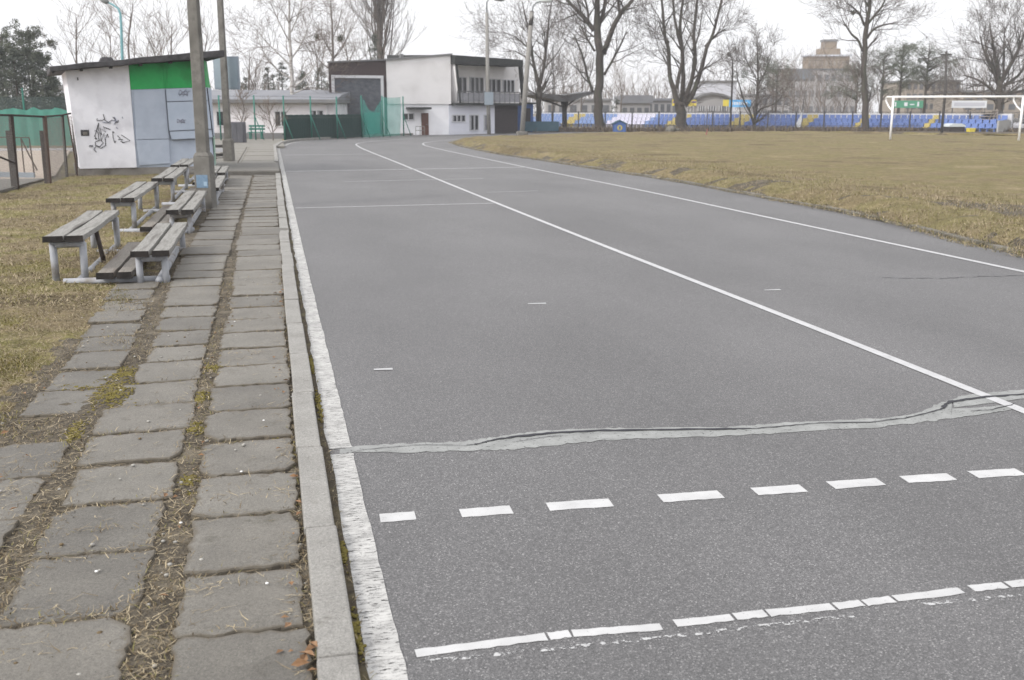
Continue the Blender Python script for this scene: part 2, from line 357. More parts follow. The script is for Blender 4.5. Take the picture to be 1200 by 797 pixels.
mk('timber_grey', (.24, .21, .185), (.3, .265, .235), 6, .9)
mk('car_white', (.44, .47, .48), (.48, .51, .52), 2, .3)
mk('mistletoe', (.06, .065, .035), (.09, .09, .05), 5, .9)
M = MATS

# ------------------------------------------------------------------ mesh builder and object helpers
class MB:
    def __init__(s): s.v = []; s.f = []; s.mi = []; s.m = 0
    def add(s, vs, fs):
        b = len(s.v); s.v.extend([tuple(x) for x in vs])
        for f in fs: s.f.append([i + b for i in f]); s.mi.append(s.m)
        return s
    def box(s, x0, x1, y0, y1, z0, z1, T=None):
        x0, x1 = min(x0, x1), max(x0, x1); y0, y1 = min(y0, y1), max(y0, y1); z0, z1 = min(z0, z1), max(z0, z1)
        vs = [(x0, y0, z0), (x1, y0, z0), (x1, y1, z0), (x0, y1, z0), (x0, y0, z1), (x1, y0, z1), (x1, y1, z1), (x0, y1, z1)]
        return s.hexa(vs, T)
    def hexa(s, vs, T=None):
        if T is not None: vs = [T @ Vector(v) for v in vs]
        return s.add(vs, [(0, 3, 2, 1), (4, 5, 6, 7), (0, 1, 5, 4), (1, 2, 6, 5), (2, 3, 7, 6), (3, 0, 4, 7)])
    def tube(s, pts, rad, n=6, cap=True):
        pts = [Vector(p) for p in pts]
        if not hasattr(rad, '__len__'): rad = [rad] * len(pts)
        b = len(s.v); k = len(pts); ref = None
        for i, p in enumerate(pts):
            d = (pts[min(i + 1, k - 1)] - pts[max(i - 1, 0)])
            d = d.normalized() if d.length > 1e-9 else Vector((0, 0, 1))
            if ref is None: ref = d.orthogonal().normalized()
            ref = (ref - d * ref.dot(d))
            ref = ref.normalized() if ref.length > 1e-6 else d.orthogonal().normalized()
            q = d.cross(ref)
            for j in range(n):
                a = 2 * math.pi * j / n
                s.v.append(tuple(p + (ref * math.cos(a) + q * math.sin(a)) * rad[i]))
        for i in range(k - 1):
            for j in range(n):
                s.f.append([b + i * n + j, b + i * n + (j + 1) % n, b + (i + 1) * n + (j + 1) % n, b + (i + 1) * n + j]); s.mi.append(s.m)
        if cap:
            s.f.append([b + j for j in range(n)][::-1]); s.mi.append(s.m)
            s.f.append([b + (k - 1) * n + j for j in range(n)]); s.mi.append(s.m)
        return s
    def poly(s, pts):                       # flat, possibly concave, upward facing
        pts = [Vector(p) for p in pts]
        tris = tessellate_polygon([pts])
        out_ = []
        for t in tris:
            a, b_, c = (pts[i] for i in t)
            out_.append(t if (b_ - a).cross(c - a).z >= 0 else t[::-1])
        return s.add(pts, out_)
    def prism(s, pts, off):                 # polygon swept by a vector
        n = len(pts); off = Vector(off); P = [Vector(p) for p in pts]
        return s.add(P + [p + off for p in P], [list(range(n))[::-1], list(range(n, 2 * n))] + [[i, (i + 1) % n, n + (i + 1) % n, n + i] for i in range(n)])
    def ribbon(s, pts, w0, z=0.0):          # flat strip along a path
        P = [Vector((p[0], p[1], 0)) for p in pts]; k = len(P); L_ = []
        for i, p in enumerate(P):
            d = (P[min(i + 1, k - 1)] - P[max(i - 1, 0)]).normalized(); q = Vector((-d.y, d.x, 0))
            ww = w0[i] if hasattr(w0, '__len__') else w0
            L_ += [p + q * ww / 2 + Vector((0, 0, z)), p - q * ww / 2 + Vector((0, 0, z))]
        return s.add(L_, [(2 * i + 1, 2 * i + 3, 2 * i + 2, 2 * i) for i in range(k - 1)])
    def sphere(s, c, r, n=8, sz=1.0):
        vs, fs = [], []; c = Vector(c)
        for i in range(n // 2 + 1):
            t = math.pi * i / (n // 2)
            for j in range(n):
                a = 2 * math.pi * j / n
                vs.append(c + Vector((math.sin(t) * math.cos(a) * r, math.sin(t) * math.sin(a) * r, math.cos(t) * r * sz)))
        for i in range(n // 2):
            for j in range(n): fs.append((i * n + j, (i + 1) * n + j, (i + 1) * n + (j + 1) % n, i * n + (j + 1) % n))
        return s.add(vs, fs)
    def build(s, name, mats, parent=None, smooth=False, bevel=0, **tags):
        me = bpy.data.meshes.new(name); me.from_pydata(s.v, [], s.f)
        if not isinstance(mats, (list, tuple)): mats = [mats]
        for m in mats: me.materials.append(M[m])
        me.polygons.foreach_set('material_index', s.mi)
        if smooth: me.polygons.foreach_set('use_smooth', [True] * len(s.f))
        me.update()
        o = bpy.data.objects.new(name, me); COL.objects.link(o)
        if parent: o.parent = parent
        if bevel:
            b = o.modifiers.new('bevel', 'BEVEL'); b.width = bevel; b.segments = 2; b.limit_method = 'ANGLE'; b.angle_limit = R(40)
        tag(o, **tags)
        return o

def tag(o, label=None, cat=None, group=None, kind=None):
    if label: o['label'] = label
    if cat: o['category'] = cat
    if group: o['group'] = group
    if kind: o['kind'] = kind
    return o
def empty(name, loc, rz=0, **tags):
    o = bpy.data.objects.new(name, None); COL.objects.link(o); o.location = loc; o.rotation_euler = (0, 0, rz)
    o.empty_display_size = .2
    return tag(o, **tags)
def copy_tree(o, parent=None):
    c = o.copy(); COL.objects.link(c)
    if parent: c.parent = parent
    for ch in list(o.children): copy_tree(ch, c)
    return c
def catmull(P, n=8):
    P = [Vector(p) for p in P]; out_ = []
    for i in range(len(P) - 1):
        a, b, c, d = P[max(i - 1, 0)], P[i], P[i + 1], P[min(i + 2, len(P) - 1)]
        for k in range(n):
            t = k / n
            out_.append(.5 * ((2 * b) + (c - a) * t + (2 * a - 5 * b + 4 * c - d) * t * t + (3 * b - a - 3 * c + d) * t ** 3))
    out_.append(P[-1]); return out_
def nz(x, y, s, seed=0.0): return noise.noise(Vector((x * s + seed, y * s - seed, seed * .37)))

def blades(name, P, length, width, lean, mats, weights, rng, flat=False, zdir=None, **tags):
    """many thin two-quad blades rooted at P (N,3)"""
    n = len(P)
    P = np.asarray(P, dtype=np.float64)
    a = rng.uniform(0, 2 * np.pi, n); L_ = length[0] + (length[1] - length[0]) * rng.random(n) ** 1.5
    W_ = rng.uniform(width[0], width[1], n)
    le = rng.uniform(lean[0], lean[1], n)           # angle from vertical
    dx = np.cos(a) * np.sin(le); dy = np.sin(a) * np.sin(le); dz = np.cos(le)
    D = np.stack([dx, dy, dz], 1)
    b2 = a + np.pi / 2 + rng.normal(0, .5, n)
    S = np.stack([np.cos(b2), np.sin(b2), np.zeros(n)], 1)
    bend = rng.normal(0, .22, (n, 1)) * S
    if not flat: bend = bend + np.stack([np.zeros(n), np.zeros(n), -np.sin(le) * .25], 1)
    mid = P + D * (L_ * .5)[:, None]
    tip = P + D * L_[:, None] + bend * L_[:, None]
    hw = (S * W_[:, None]) / 2
    V = np.stack([P - hw, P + hw, mid - hw * .9, mid + hw * .9, tip - hw * .25, tip + hw * .25], 1).reshape(-1, 3)
    b = (np.arange(n) * 6)[:, None]
    F = np.stack([b + np.array([0, 1, 3, 2]), b + np.array([2, 3, 5, 4])], 1).reshape(-1)
    me = bpy.data.meshes.new(name)
    me.vertices.add(len(V)); me.vertices.foreach_set('co', V.ravel())
    me.loops.add(len(F)); me.loops.foreach_set('vertex_index', F.astype(np.int32))
    npoly = len(F) // 4
    me.polygons.add(npoly); me.polygons.foreach_set('loop_start', np.arange(npoly, dtype=np.int32) * 4)
    mi = rng.choice(len(mats), n, p=np.array(weights) / np.sum(weights)).astype(np.int32)
    me.polygons.foreach_set('material_index', np.repeat(mi, 2))
    for m in mats: me.materials.append(M[m])
    me.update(calc_edges=True); me.validate()
    o = bpy.data.objects.new(name, me); COL.objects.link(o)
    return tag(o, **tags)

# ================================================================== GROUND AND TRACK
KL, KR, WL, WR = .05, .18, .20, .315        # kerb left/right, edge line left/right (track frame)
def outer_x(y):                              # left rim drifts a little with distance
    return 0.05 * max(0, y - 10) / 10 * .35
OUT = [Vector((KR + outer_x(y), y, 0)) for y in (-4, 0, 4, 8, 12, 18, 24, 30, 36, 42)]
OUT += [Vector(p) for p in ((.36, 48, 0), (.75, 53, 0), (1.7, 57, 0), (4.2, 61.5, 0), (7.2, 66, 0), (10.8, 70, 0), (15.5, 74.5, 0))]
OUT += [at(x, y) for x, y in ((640, 154.6), (760, 154.3), (900, 154.9), (1040, 156.2), (1195, 158.2))]
OUT += [Vector((75, 48, 0)), Vector((95, 20, 0))]
OUTC = catmull(OUT, 6)
INN = [Vector((8.42, y, 0)) for y in (-4, 2, 8)] + [at(*q) for q in ((1200, 300), (1100, 275.5), (1000, 252), (900, 233), (780, 211), (700, 198.5), (630, 187.5), (585, 181), (548, 173.5))]
INN += [Vector(p) for p in ((8.7, 50, 0), (9.5, 54, 0), (11.4, 57.5, 0), (15, 60.5, 0))]
INN += [at(x, y) for x, y in ((690, 158.6), (760, 158.1), (860, 157.4), (1000, 157.8), (1195, 160.8))] + [Vector((68, 40, 0)), Vector((85, 15, 0))]
INNC = catmull(INN, 6)

MB().add([(-400, -100, -.06), (400, -100, -.06), (400, 450, -.06), (-400, 450, -.06)], [(0, 1, 2, 3)]).build('ground', 'far_ground', kind='structure', label='flat dry ground around the sports field')
MB().poly([(p.x, p.y, 0) for p in OUTC] + [(95, -6, 0), (.18, -6, 0)]).build('running_track', 'asphalt', kind='structure', label='grey asphalt running track curving right')

# pitch: rings from the inner kerb to an anchor, with a low rough bank
me = MB(); ring = []
PB = [p for p in catmull(INNC, 5)]
tt = [0, .15, .35, .6, .9, 1.3, 1.8, 2.2, 2.4, 2.6, 2.8, 3.0, 3.4, 4.2, 5.5, 7.5, 10, 14, 20, 28]
A = Vector((74, 22, 0))
def pitch_z(x, y, dd):
    e = min(dd / .7, 1); e = e * e * (3 - 2 * e)
    h = .03 + .17 * e - .12 * min(max((dd - 1.2) / 2.2, 0), 1)
    k = math.exp(-((dd - .6) / .9) ** 2)
    rut = -.05 * math.exp(-((dd - 2.6 - .3 * nz(x, y, .2, 4)) / .22) ** 2) * (.6 + .6 * nz(x, y, .4, 6))
    return h + rut + k * (.06 * nz(x, y, .9, 3) + .05 * nz(x, y, 2.8, 5)) + (.015 * nz(x, y, .6, 8) + .012 * nz(x, y, 6, 1)) * e
for p in PB:
    dr = (A - p); Lr = dr.length; dr.normalize(); row = []
    for d in tt: row.append((p + dr * d, d))
    for t in (.5, .75, 1.0):
        d = 28 + (Lr - 28) * t if Lr > 30 else 28 + t
        row.append((p + dr * d, d))
    ring.append([(q.x, q.y, pitch_z(q.x, q.y, d)) for q, d in row])
k = len(ring[0])
me.add([v for r_ in ring for v in r_], [(i * k + j, (i + 1) * k + j, (i + 1) * k + j + 1, i * k + j + 1) for i in range(len(ring) - 1) for j in range(k - 1)])
nf = 0
dark = at(1178, 257)
for i in range(len(ring) - 1):
    for j in range(k - 1):
        x, y, _z = ring[i][j]
        if 8 <= j <= 9 and nz(x, y, .7, 61) > .05: me.mi[nf] = 2  # rut floor coloured darker, the rut's shadow put into the grass colour
        if j < 5 and nz(x, y, 1.3, 50) + .6 * nz(x, y, 4.0, 52) > (.12, .22, .3, .38, .5)[j]: me.mi[nf] = 1
        if 5 <= j < 17 and (Vector((x, y, 0)) - dark).length < 1.5 + nz(x, y, 2, 5): me.mi[nf] = 1
        nf += 1
pitch = me.build('pitch', ['pitch_grass', 'soil', 'grass_brown'], smooth=True, kind='structure', label='dry yellowish grass football pitch')
pitch.data.flip_normals() if pitch.data.polygons[0].normal.z < 0 else None

# inner kerb stones
mb = MB(); acc = 0; seg = []
dense = catmull(INNC, 4)
i = 0
rk = random.Random(3)
while i < len(dense) - 1:
    a = dense[i]; j = i + 1
    while j < len(dense) - 1 and (dense[j] - a).length < .95: j += 1
    b = dense[j]; d = (b - a)
    if d.length > .2 and a.y > 4:
        Lk = d.length - .015; ang = math.atan2(d.y, d.x) + rk.uniform(-.012, .012)
        T = Matrix.Translation(a + Vector((0, 0, rk.uniform(-.012, .008)))) @ Matrix.Rotation(ang, 4, 'Z') @ Matrix.Rotation(rk.uniform(-.05, .05), 4, 'X')
        mb.box(0, Lk, -.07, .04, -.05, .05, T)
    i = j
mb.build('inner_kerb', 'kerb_old', bevel=.012, kind='structure', label='low worn concrete kerb along the pitch')

# left kerb stones
mb = MB(); y = .8; rk = random.Random(5)
while y < 46:
    L_ = 1.0
    if not (26.9 < y < 31.2):
        x0 = KL + outer_x(y); x1 = KL + outer_x(y + L_)
        jx = rk.uniform(-.006, .006); jz = rk.uniform(-.008, .006)
        h0 = .055 + jz + (.08 if y > 31 else 0)
        mb.hexa([(x0 + jx, y, -.1), (x0 + .125 + jx, y, -.1), (x1 + .125 + jx, y + L_ - .012, -.1), (x1 + jx, y + L_ - .012, -.1),
                 (x0 + jx + .004, y, h0), (x0 + .125 + jx - .004, y, h0 + rk.uniform(-.005, .003)), (x1 + .121 + jx, y + L_ - .012, h0), (x1 + jx + .004, y + L_ - .012, h0 + rk.uniform(-.004, .004))])
    y += L_
outk = [p for p in OUTC if p.y >= 45.8 and p.x < 34]
for a, b in zip(outk[:-1], outk[1:]):
    d = b - a; T = Matrix.Translation(a) @ Matrix.Rotation(math.atan2(d.y, d.x), 4, 'Z')
    mb.box(0, d.length - .02, 0, .16, -.05, .12, T)
mb.build('outer_kerb', 'kerb_concrete', bevel=.008, kind='structure', label='grey concrete kerb between paving and track')

# soil gap between kerb and edge line
mb = MB(); ys = np.arange(1, 30, .12); pts = []
rk = random.Random(11)
for y in ys:
    o_ = outer_x(y); pts += [(KR - .01 + o_, y, .006), (WL + o_ + .004 + .014 * nz(0, y, 2.3, 4) + rk.uniform(-.004, .004), y, .0075)]
mb.add(pts, [(2 * i, 2 * i + 1, 2 * i + 3, 2 * i + 2) for i in range(len(ys) - 1)])
mb.build('kerb_gutter', 'gutter_soil', kind='structure', label='dark soil seam between kerb and white line')

# painted lines --------------------------------------------------------------
mb = MB(); ys = np.arange(1, 46, .09); pts = []
for y in ys:
    o_ = outer_x(y); e = (.006 if y < 12 else .002)
    pts += [(WL - .004 + o_, y, .004), (WR + o_ + e * (random.random() - .5) + .004 * nz(1, y, 3), y, .004)]
mb.add(pts, [(2 * i, 2 * i + 1, 2 * i + 3, 2 * i + 2) for i in range(len(ys) - 1) if not 4.74 < ys[i] < 4.84])
ec = catmull([(WL + .055 + outer_x(45.9), 45.9, 0), (.62, 49, 0), (1.0, 53, 0), (1.95, 56.8, 0), (4.4, 61.2, 0), (7.4, 65.6, 0), (11, 69.6, 0)], 8)
mb.ribbon(ec, .1, .004)
mb.build('edge_line', 'edge_paint', kind='structure', label='worn cracked white line beside the kerb')
mb = MB()
mb.ribbon(catmull([(3.98, 1, 0), (3.99, 4, 0), (3.98, 7, 0), (3.92, 12, 0), (3.88, 18, 0), (3.86, 25, 0), (3.86, 33, 0), (3.82, 41, 0), (3.86, 47, 0), (4.15, 51.5, 0), (5.3, 55, 0), (7.6, 59, 0), (10.5, 63, 0), (14, 66.5, 0), (20, 70, 0)], 14), .075, .004)
mb.ribbon(catmull([(7.55, 1, 0), (7.5, 8, 0), (7.45, 14, 0), (7.42, 20, 0), (7.2, 28, 0), (7.05, 36, 0), (6.95, 43, 0), (7.05, 48.8, 0), (7.8, 52.8, 0), (9.6, 56.4, 0), (12.5, 60, 0), (17, 63.5, 0), (22, 65.5, 0)], 14), .08, .004)
mb.build('lane_line', 'lane_paint', kind='structure', label='white lane lines along the track')
mb = MB()
mb.ribbon([(.36, 17.8, 0), (3.85, 17.95, 0)], .075, .004)
mb.ribbon([(.38, 28.6, 0), (7.2, 29.2, 0)], .13, .004)
mb.ribbon([(.5, 39, 0), (3.8, 39.3, 0)], .12, .004)
mb.ribbon([(1.6, 24.2, 0), (5.0, 24.6, 0)], .06, .004)
mb.ribbon([(4.2, 20.4, 0), (5.3, 20.5, 0)], .05, .004)
for px, py, L_ in ((905, 340, .16), (629, 356, .16), (449, 433, .12)):
    p = at(px, py); mb.ribbon([(p.x - L_ / 2, p.y, 0), (p.x + L_ / 2, p.y - .01, 0)], [.03, .05], .004)
mb.build('cross_line', 'thin_paint', kind='structure', label='thin faded white lines across the track')

rk = random.Random(21)
def dash(mb, p0, p1, w0, bite=.006):
    """one paint stroke with slightly ragged ends, p0 to p1 along X"""
    a, b = Vector(p0), Vector(p1); d = (b - a); n_ = max(6, int(d.length / .03)); up_, lo = [], []
    q = Vector((-d.y, d.x, 0)).normalized()
    for i in range(n_ + 1):
        p = a + d * (i / n_); e = w0 / 2
        ee = .75 if i in (0, n_) and bite > .02 else 1
        up_.append(p + q * (e * ee + rk.uniform(-bite, bite) * .35)); lo.append(p - q * (e * ee + rk.uniform(-bite, bite) * .6))
    for u in up_ + lo: u.z = .002
    mb.add(lo + up_, [(i, i + 1, n_ + 2 + i, n_ + 1 + i) for i in range(n_)])
mb = MB()
for x0, x1, ya, yb in ((.36, .505, 3.955, 3.95), (.69, .905, 3.93, 3.925), (1.06, 1.335, 3.92, 3.905), (1.555, 1.83, 3.9, 3.89), (1.985, 2.215, 3.885, 3.875), (2.35, 2.595, 3.88, 3.87), (2.71, 2.945, 3.87, 3.855), (3.055, 3.295, 3.855, 3.84), (3.42, 3.66, 3.84, 3.83), (4.15, 4.4, 3.82, 3.81), (4.6, 4.85, 3.81, 3.8), (5.05, 5.3, 3.8, 3.79), (5.5, 5.75, 3.79, 3.78), (5.95, 6.2, 3.78, 3.77), (6.4, 6.65, 3.77, 3.76), (6.85, 7.1, 3.76, 3.75)):
    dash(mb, (x0, ya - .012, 0), (x1, yb - .012, 0), .090)
mb.build('dashed_line', 'fresh_paint', kind='structure', label='row of short white dashes across the track')
mb = MB()
def S(px, py): return at(px, py)
segs = ((487, 640, 766, 746.5), (643, 668, 746, 743), (671, 775, 743, 735), (791, 858, 731, 724), (861, 897, 723, 719), (900, 976, 719, 711.5), (979, 1010, 711, 707), (1013, 1046, 707, 702.5), (1049, 1127, 702, 692.5), (1138, 1178, 690, 686), (1181, 1240, 685.5, 679), (1246, 1330, 678, 668))
for xa, xb, ya, yb in segs: dash(mb, at(xa, ya), at(xb, yb), .046, .007)
mb.build('start_line', 'fresh_paint', kind='structure', label='white start line broken by small gaps')
mb = MB()
for xa, xb, ya, yb in ((495, 775, 776, 748), (780, 1000, 747, 722), (1080, 1200, 709, 697)):
    a, b = at(xa, ya), at(xb, yb); mb.ribbon([a, a.lerp(b, .5), b], .022, .0018)
mb.build('old_start_line', 'ghost_paint', kind='structure', label='almost vanished older white line in front')

# sealed crack ---------------------------------------------------------------
def jit(P, a=.006, n=5, z=0):
    out_ = []
    for p, q in zip(P[:-1], P[1:]):
        for i in range(n): out_.append(p.lerp(q, i / n) + Vector((0, random.uniform(-a, a), 0)))
    out_.append(P[-1])
    for v in out_: v.z = z
    return out_
top = [(398, 526.5), (413, 523), (480, 520), (540, 518), (570, 514), (600, 509), (640, 505), (700, 502), (760, 502), (850, 501), (900, 497), (950, 494), (1025, 491), (1075, 485), (1095, 475), (1116, 468)]
bot = [(398, 532), (413, 531), (500, 530), (560, 528), (600, 527.5), (660, 521), (700, 517), (760, 514), (850, 511), (900, 508.5), (1025, 501.5), (1075, 496), (1114, 491)]
mb = MB()
mb.poly(jit([at(*q) for q in top], .012, 9, .002) + jit([at(*q) for q in bot[::-1]], .012, 9, .002))
mb.poly(jit([at(*q) for q in ((1116, 468), (1127, 464), (1150, 461.5), (1200, 456.5), (1260, 451))] + [Vector((5.6, 5.22, 0)), Vector((7.0, 5.16, 0)), Vector((8.36, 5.29, 0))], .007, 7, .0022) + jit([Vector((8.36, 5.15, 0)), Vector((7.0, 5.03, 0)), Vector((5.6, 5.09, 0))] + [at(*q) for q in ((1260, 459), (1200, 467), (1165, 472.5), (1118, 478))], .007, 7, .0022))
mb.poly(jit([at(*q) for q in ((1116, 479), (1140, 478.5), (1165, 476.5), (1186, 474))], .006, 7, .0024) + jit([at(*q) for q in ((1186, 480), (1165, 484), (1125, 489.5), (1114, 491))], .006, 7, .0024))
mb.build('crack_sealant', 'sealant', kind='structure', label='pale sealant band along the crossing crack')
mb = MB()
def crack(pts, ws, n=6, a=.004):
    P = jit([at(*q) if len(q) == 2 else Vector(q) for q in pts], a, n); W = np.interp(np.linspace(0, 1, len(P)), np.linspace(0, 1, len(ws)), ws)
    mb.ribbon(P, [max(.003, 1.35 * x * random.uniform(.6, 1.3)) for x in W], .0056)
crack([(418, 529), (450, 525.5), (500, 522), (545, 523), (560, 521)], [.003, .004, .003, .006])
crack([(556, 522), (580, 516), (605, 512.5), (650, 508), (700, 505.5), (760, 504.5), (850, 503.5), (880, 503)], [.005, .012, .02, .024, .022, .018, .016, .008])
crack([(880, 503.5), (920, 500), (960, 496.5), (1020, 495.5), (1060, 491), (1090, 484), (1107, 479)], [.006, .007, .006, .009, .006, .009, .01])
crack([(1105, 478), (1110, 473), (1120, 470.5), (1150, 466.5), (1200, 462.5), (1250, 457), (5.6, 5.15, 0), (7.0, 5.09, 0), (8.36, 5.21, 0)], [.018, .022, .02, .016, .014, .018], a=.006)
crack([(1137, 482.5), (1160, 481), (1185, 475.5), (1190, 473)], [.003, .006, .005, .004])
crack([(600, 519), (640, 513), (660, 511)], [.002, .004, .002])
mb.build('open_crack', 'crack_dark', kind='structure', label='narrow black crack in the sealant')
mb = MB()
for pts in ([(1035, 326), (1100, 326.5), (1160, 324), (1240, 322)],):
    P = jit([at(*q) for q in pts], .03, 6); mb.ribbon(P, .018, .004)
mb.build('hairline_crack', 'faint_crack', kind='structure', label='thin hairline crack far across the track')

# ================================================================== PATH (left)
MOUNDS = ((-.44, 2.9, .06, .7, .010), (-1.0, 5.95, .14, .5, .014), (-.45, 5.2, .05, .8, .010), (-1.0, 4.3, .06, .8, .010), (-.44, 7.5, .05, 1.5, .01))
HEAPS = ((-.15, 4.24, .17, .07), (-1.45, 4.4, .35, .6), (-1.3, 3.3, .25, .5), (-.44, 3.2, .07, .9), (-1.0, 4.6, .07, 1.2), (-.62, 7.3, .25, .06), (-.2, 6.95, .15, .05), (-1.15, 7.6, .12, .3), (-.95, 4.2, .1, .1), (-.5, 4.36, .1, .05), (.025, 4.5, .03, 1.6), (-.1, 9.3, .18, .1), (-.75, 3.03, .2, .03), (-.75, 4.0, .2, .03), (-.2, 3.4, .15, .03), (-1.3, 8.8, .2, .4))
def heap(x, y): return max(math.exp(-((x - cx) / sx) ** 2 - ((y - cy) / sy) ** 2) for cx, cy, sx, sy in HEAPS)
def soil_z(x, y):
    m_ = sum(h * math.exp(-((x - cx) / sx) ** 2 - ((y - cy) / sy) ** 2) for cx, cy, sx, sy, h in MOUNDS)
    return .014 + m_ + .008 * nz(x, y, 2.2, 1) + .009 * nz(x, y, 6, 2) + .008 * nz(x, y, 18, 3)
def lawn_z(x, y):
    e = min(max((-1.35 - x) / .6, 0), 1)
    return soil_z(x, y) + e * (.02 + .03 * nz(x, y, .9, 6) + .02 * nz(x, y, 3.1, 9))
def grid(x0, x1, y0, y1, dx, dy, zf):
    xs = np.arange(x0, x1 + dx * .5, dx); ys_ = np.arange(y0, y1 + dy * .5, dy); nx = len(xs)
    vs_ = [(x, y, zf(x, y)) for y in ys_ for x in xs]
    return vs_, [(j * nx + i, j * nx + i + 1, (j + 1) * nx + i + 1, (j + 1) * nx + i) for j in range(len(ys_) - 1) for i in range(nx - 1)]
LB_ = ((2, -2.3), (4, -1.95), (5.5, -1.6), (7, -1.5), (9, -1.55), (10.2, -1.3), (12, -1.25), (60, -1.25))
def lawn_edge(y): return float(np.interp(y, [p[0] for p in LB_], [p[1] for p in LB_]))
def is_lawn(x, y): return x < lawn_edge(y) + .32 * nz(x, y, 1.1, 31) + .18 * nz(x, y, 4.5, 33)
mb = MB()
for G in (grid(-2.7, .06, 1.4, 12, .04, .04, lawn_z), grid(-1.7, .06, 12, 46.1, .11, .25, lawn_z)):
    vs_, fs_ = G
    for f_ in fs_:
        pass
    b0 = len(mb.v); mb.v.extend(vs_)
    for f_ in fs_:
        x, y, _z = vs_[f_[0]]; mb.f.append([i + b0 for i in f_]); mb.mi.append(1 if is_lawn(x, y) else 0)
mb.build('path_soil', ['soil', 'lawn_grass'], smooth=True, kind='structure', label='trodden soil and debris between paving slabs')
mb = MB(); mb.add(*grid(-9.0, -2.7, 1.4, 12, .09, .09, lawn_z)); mb.add(*grid(-9.0, -1.7, 12, 27, .15, .15, lawn_z)); mb.add(*grid(-9.0, -1.7, 27, 60.2, .3, .4, lawn_z))
mb.build('lawn', 'lawn_grass', smooth=True, kind='structure', label='dead patchy lawn left of the path')

rk = random.Random(77)
mb = MB()
SLABS = []; RIM = []
def slab(cx, cy, wx, wy, rot=0, z=.03, tilt=(0, 0), m=0, rough=.016, corner=.045, n=11):
    out_ = []
    hx, hy = wx / 2, wy / 2
    c = [(-hx, -hy), (hx, -hy), (hx, hy), (-hx, hy)]
    for i in range(4):
        p, q = Vector(c[i] + (0,)), Vector(c[(i + 1) % 4] + (0,)); d = (q - p); l = d.length; d.normalize()
        cr = corner * rk.choice((.2, .35, .6, 1.1, 1.9)); cr2 = corner * rk.choice((.2, .35, .6, 1.1, 1.9)); nn = Vector((-d.y, d.x, 0))
        for j in range(n):
            t = cr + (l - cr - cr2) * j / (n - 1)
            out_.append(p + d * t + nn * rk.uniform(-.3, 1) * rough)
    T = Matrix.Translation((cx, cy, z)) @ Matrix.Rotation(rot, 4, 'Z') @ Matrix.Rotation(tilt[0], 4, 'X') @ Matrix.Rotation(tilt[1], 4, 'Y')
    cen = Vector((0, 0, .002)); k_ = len(out_)
    inn = [T @ (v * rk.uniform(.70, .86) + Vector((0, 0, .002))) for v in out_]
    topv = [T @ (v * .985) for v in out_]; topv = [v + Vector((0, 0, rk.uniform(-.0015, .0015))) for v in topv]
    edge = [T @ (v + Vector((0, 0, -.006))) for v in out_]; low = [T @ (v + Vector((0, 0, -.06))) for v in out_]
    mb.m = m
    RIM.extend([0.0] + [0.0] * k_ + [1.0] * (3 * k_))
    mb.add([T @ cen] + inn + topv + edge + low,
           [(0, 1 + i, 1 + (i + 1) % k_) for i in range(k_)] +
           [(1 + r_ * k_ + i, 1 + (r_ + 1) * k_ + i, 1 + (r_ + 1) * k_ + (i + 1) % k_, 1 + r_ * k_ + (i + 1) % k_) for r_ in range(3) for i in range(k_)])
    SLABS.append((cx, cy, wx / 2, wy / 2))
def column(xl, xr, y0, y1, step, zoff=0, jitx=.012, tl=.02, zj=.008, mats=(0, 0, 1, 2), skip=()):
    y = y0; i = 0
    while y < y1:
        s = step * rk.uniform(.94, 1.06)
        if i not in skip:
            a, b = xl(y + s / 2), xr(y + s / 2)
            slab((a + b) / 2 + rk.uniform(-jitx, jitx), y + s / 2, b - a, s - .02, rk.uniform(-.028, .028), .029 + zoff + rk.uniform(-zj, zj),
                 (rk.uniform(-tl, tl), rk.uniform(-tl, tl)), rk.choice(mats))
        y += s; i += 1
lin = lambda pts: (lambda y: float(np.interp(y, [p[0] for p in pts], [p[1] for p in pts])))
column(lin([(2, -.385), (3.6, -.375), (5, -.40), (7, -.42), (9, -.40), (13, -.47), (27, -.45)]), lin([(2, .03), (27, .1)]), 2.02, 26.5, .50, tl=.022, zj=.007)
column(lin([(2, -.97), (3.5, -.945), (4.5, -.93), (5.5, -.98), (7, -.86), (9, -.95), (11, -1.02), (27, -1.02)]), lin([(2, -.505), (3.6, -.505), (5.5, -.475), (7, -.49), (10, -.505), (12, -.525), (27, -.475)]), 2.3, 26.5, .50, tl=.020, zj=.007)
column(lin([(4, -1.42), (7, -1.36), (9, -1.47), (10.4, -1.5)]), lin([(4, -1.06), (6, -1.0), (7, -1.0), (9, -1.06), (10.4, -1.1)]), 3.72, 10.0, .5, zoff=-.004, tl=.02, zj=.009, skip=(3,), mats=(0, 1, 1))
slab(-.13, 14.0, .62, .5, .02, .05, (.05, 0), 1); slab(-.78, 12.2, .55, .5, -.03, .055, (.04, .01), 1)
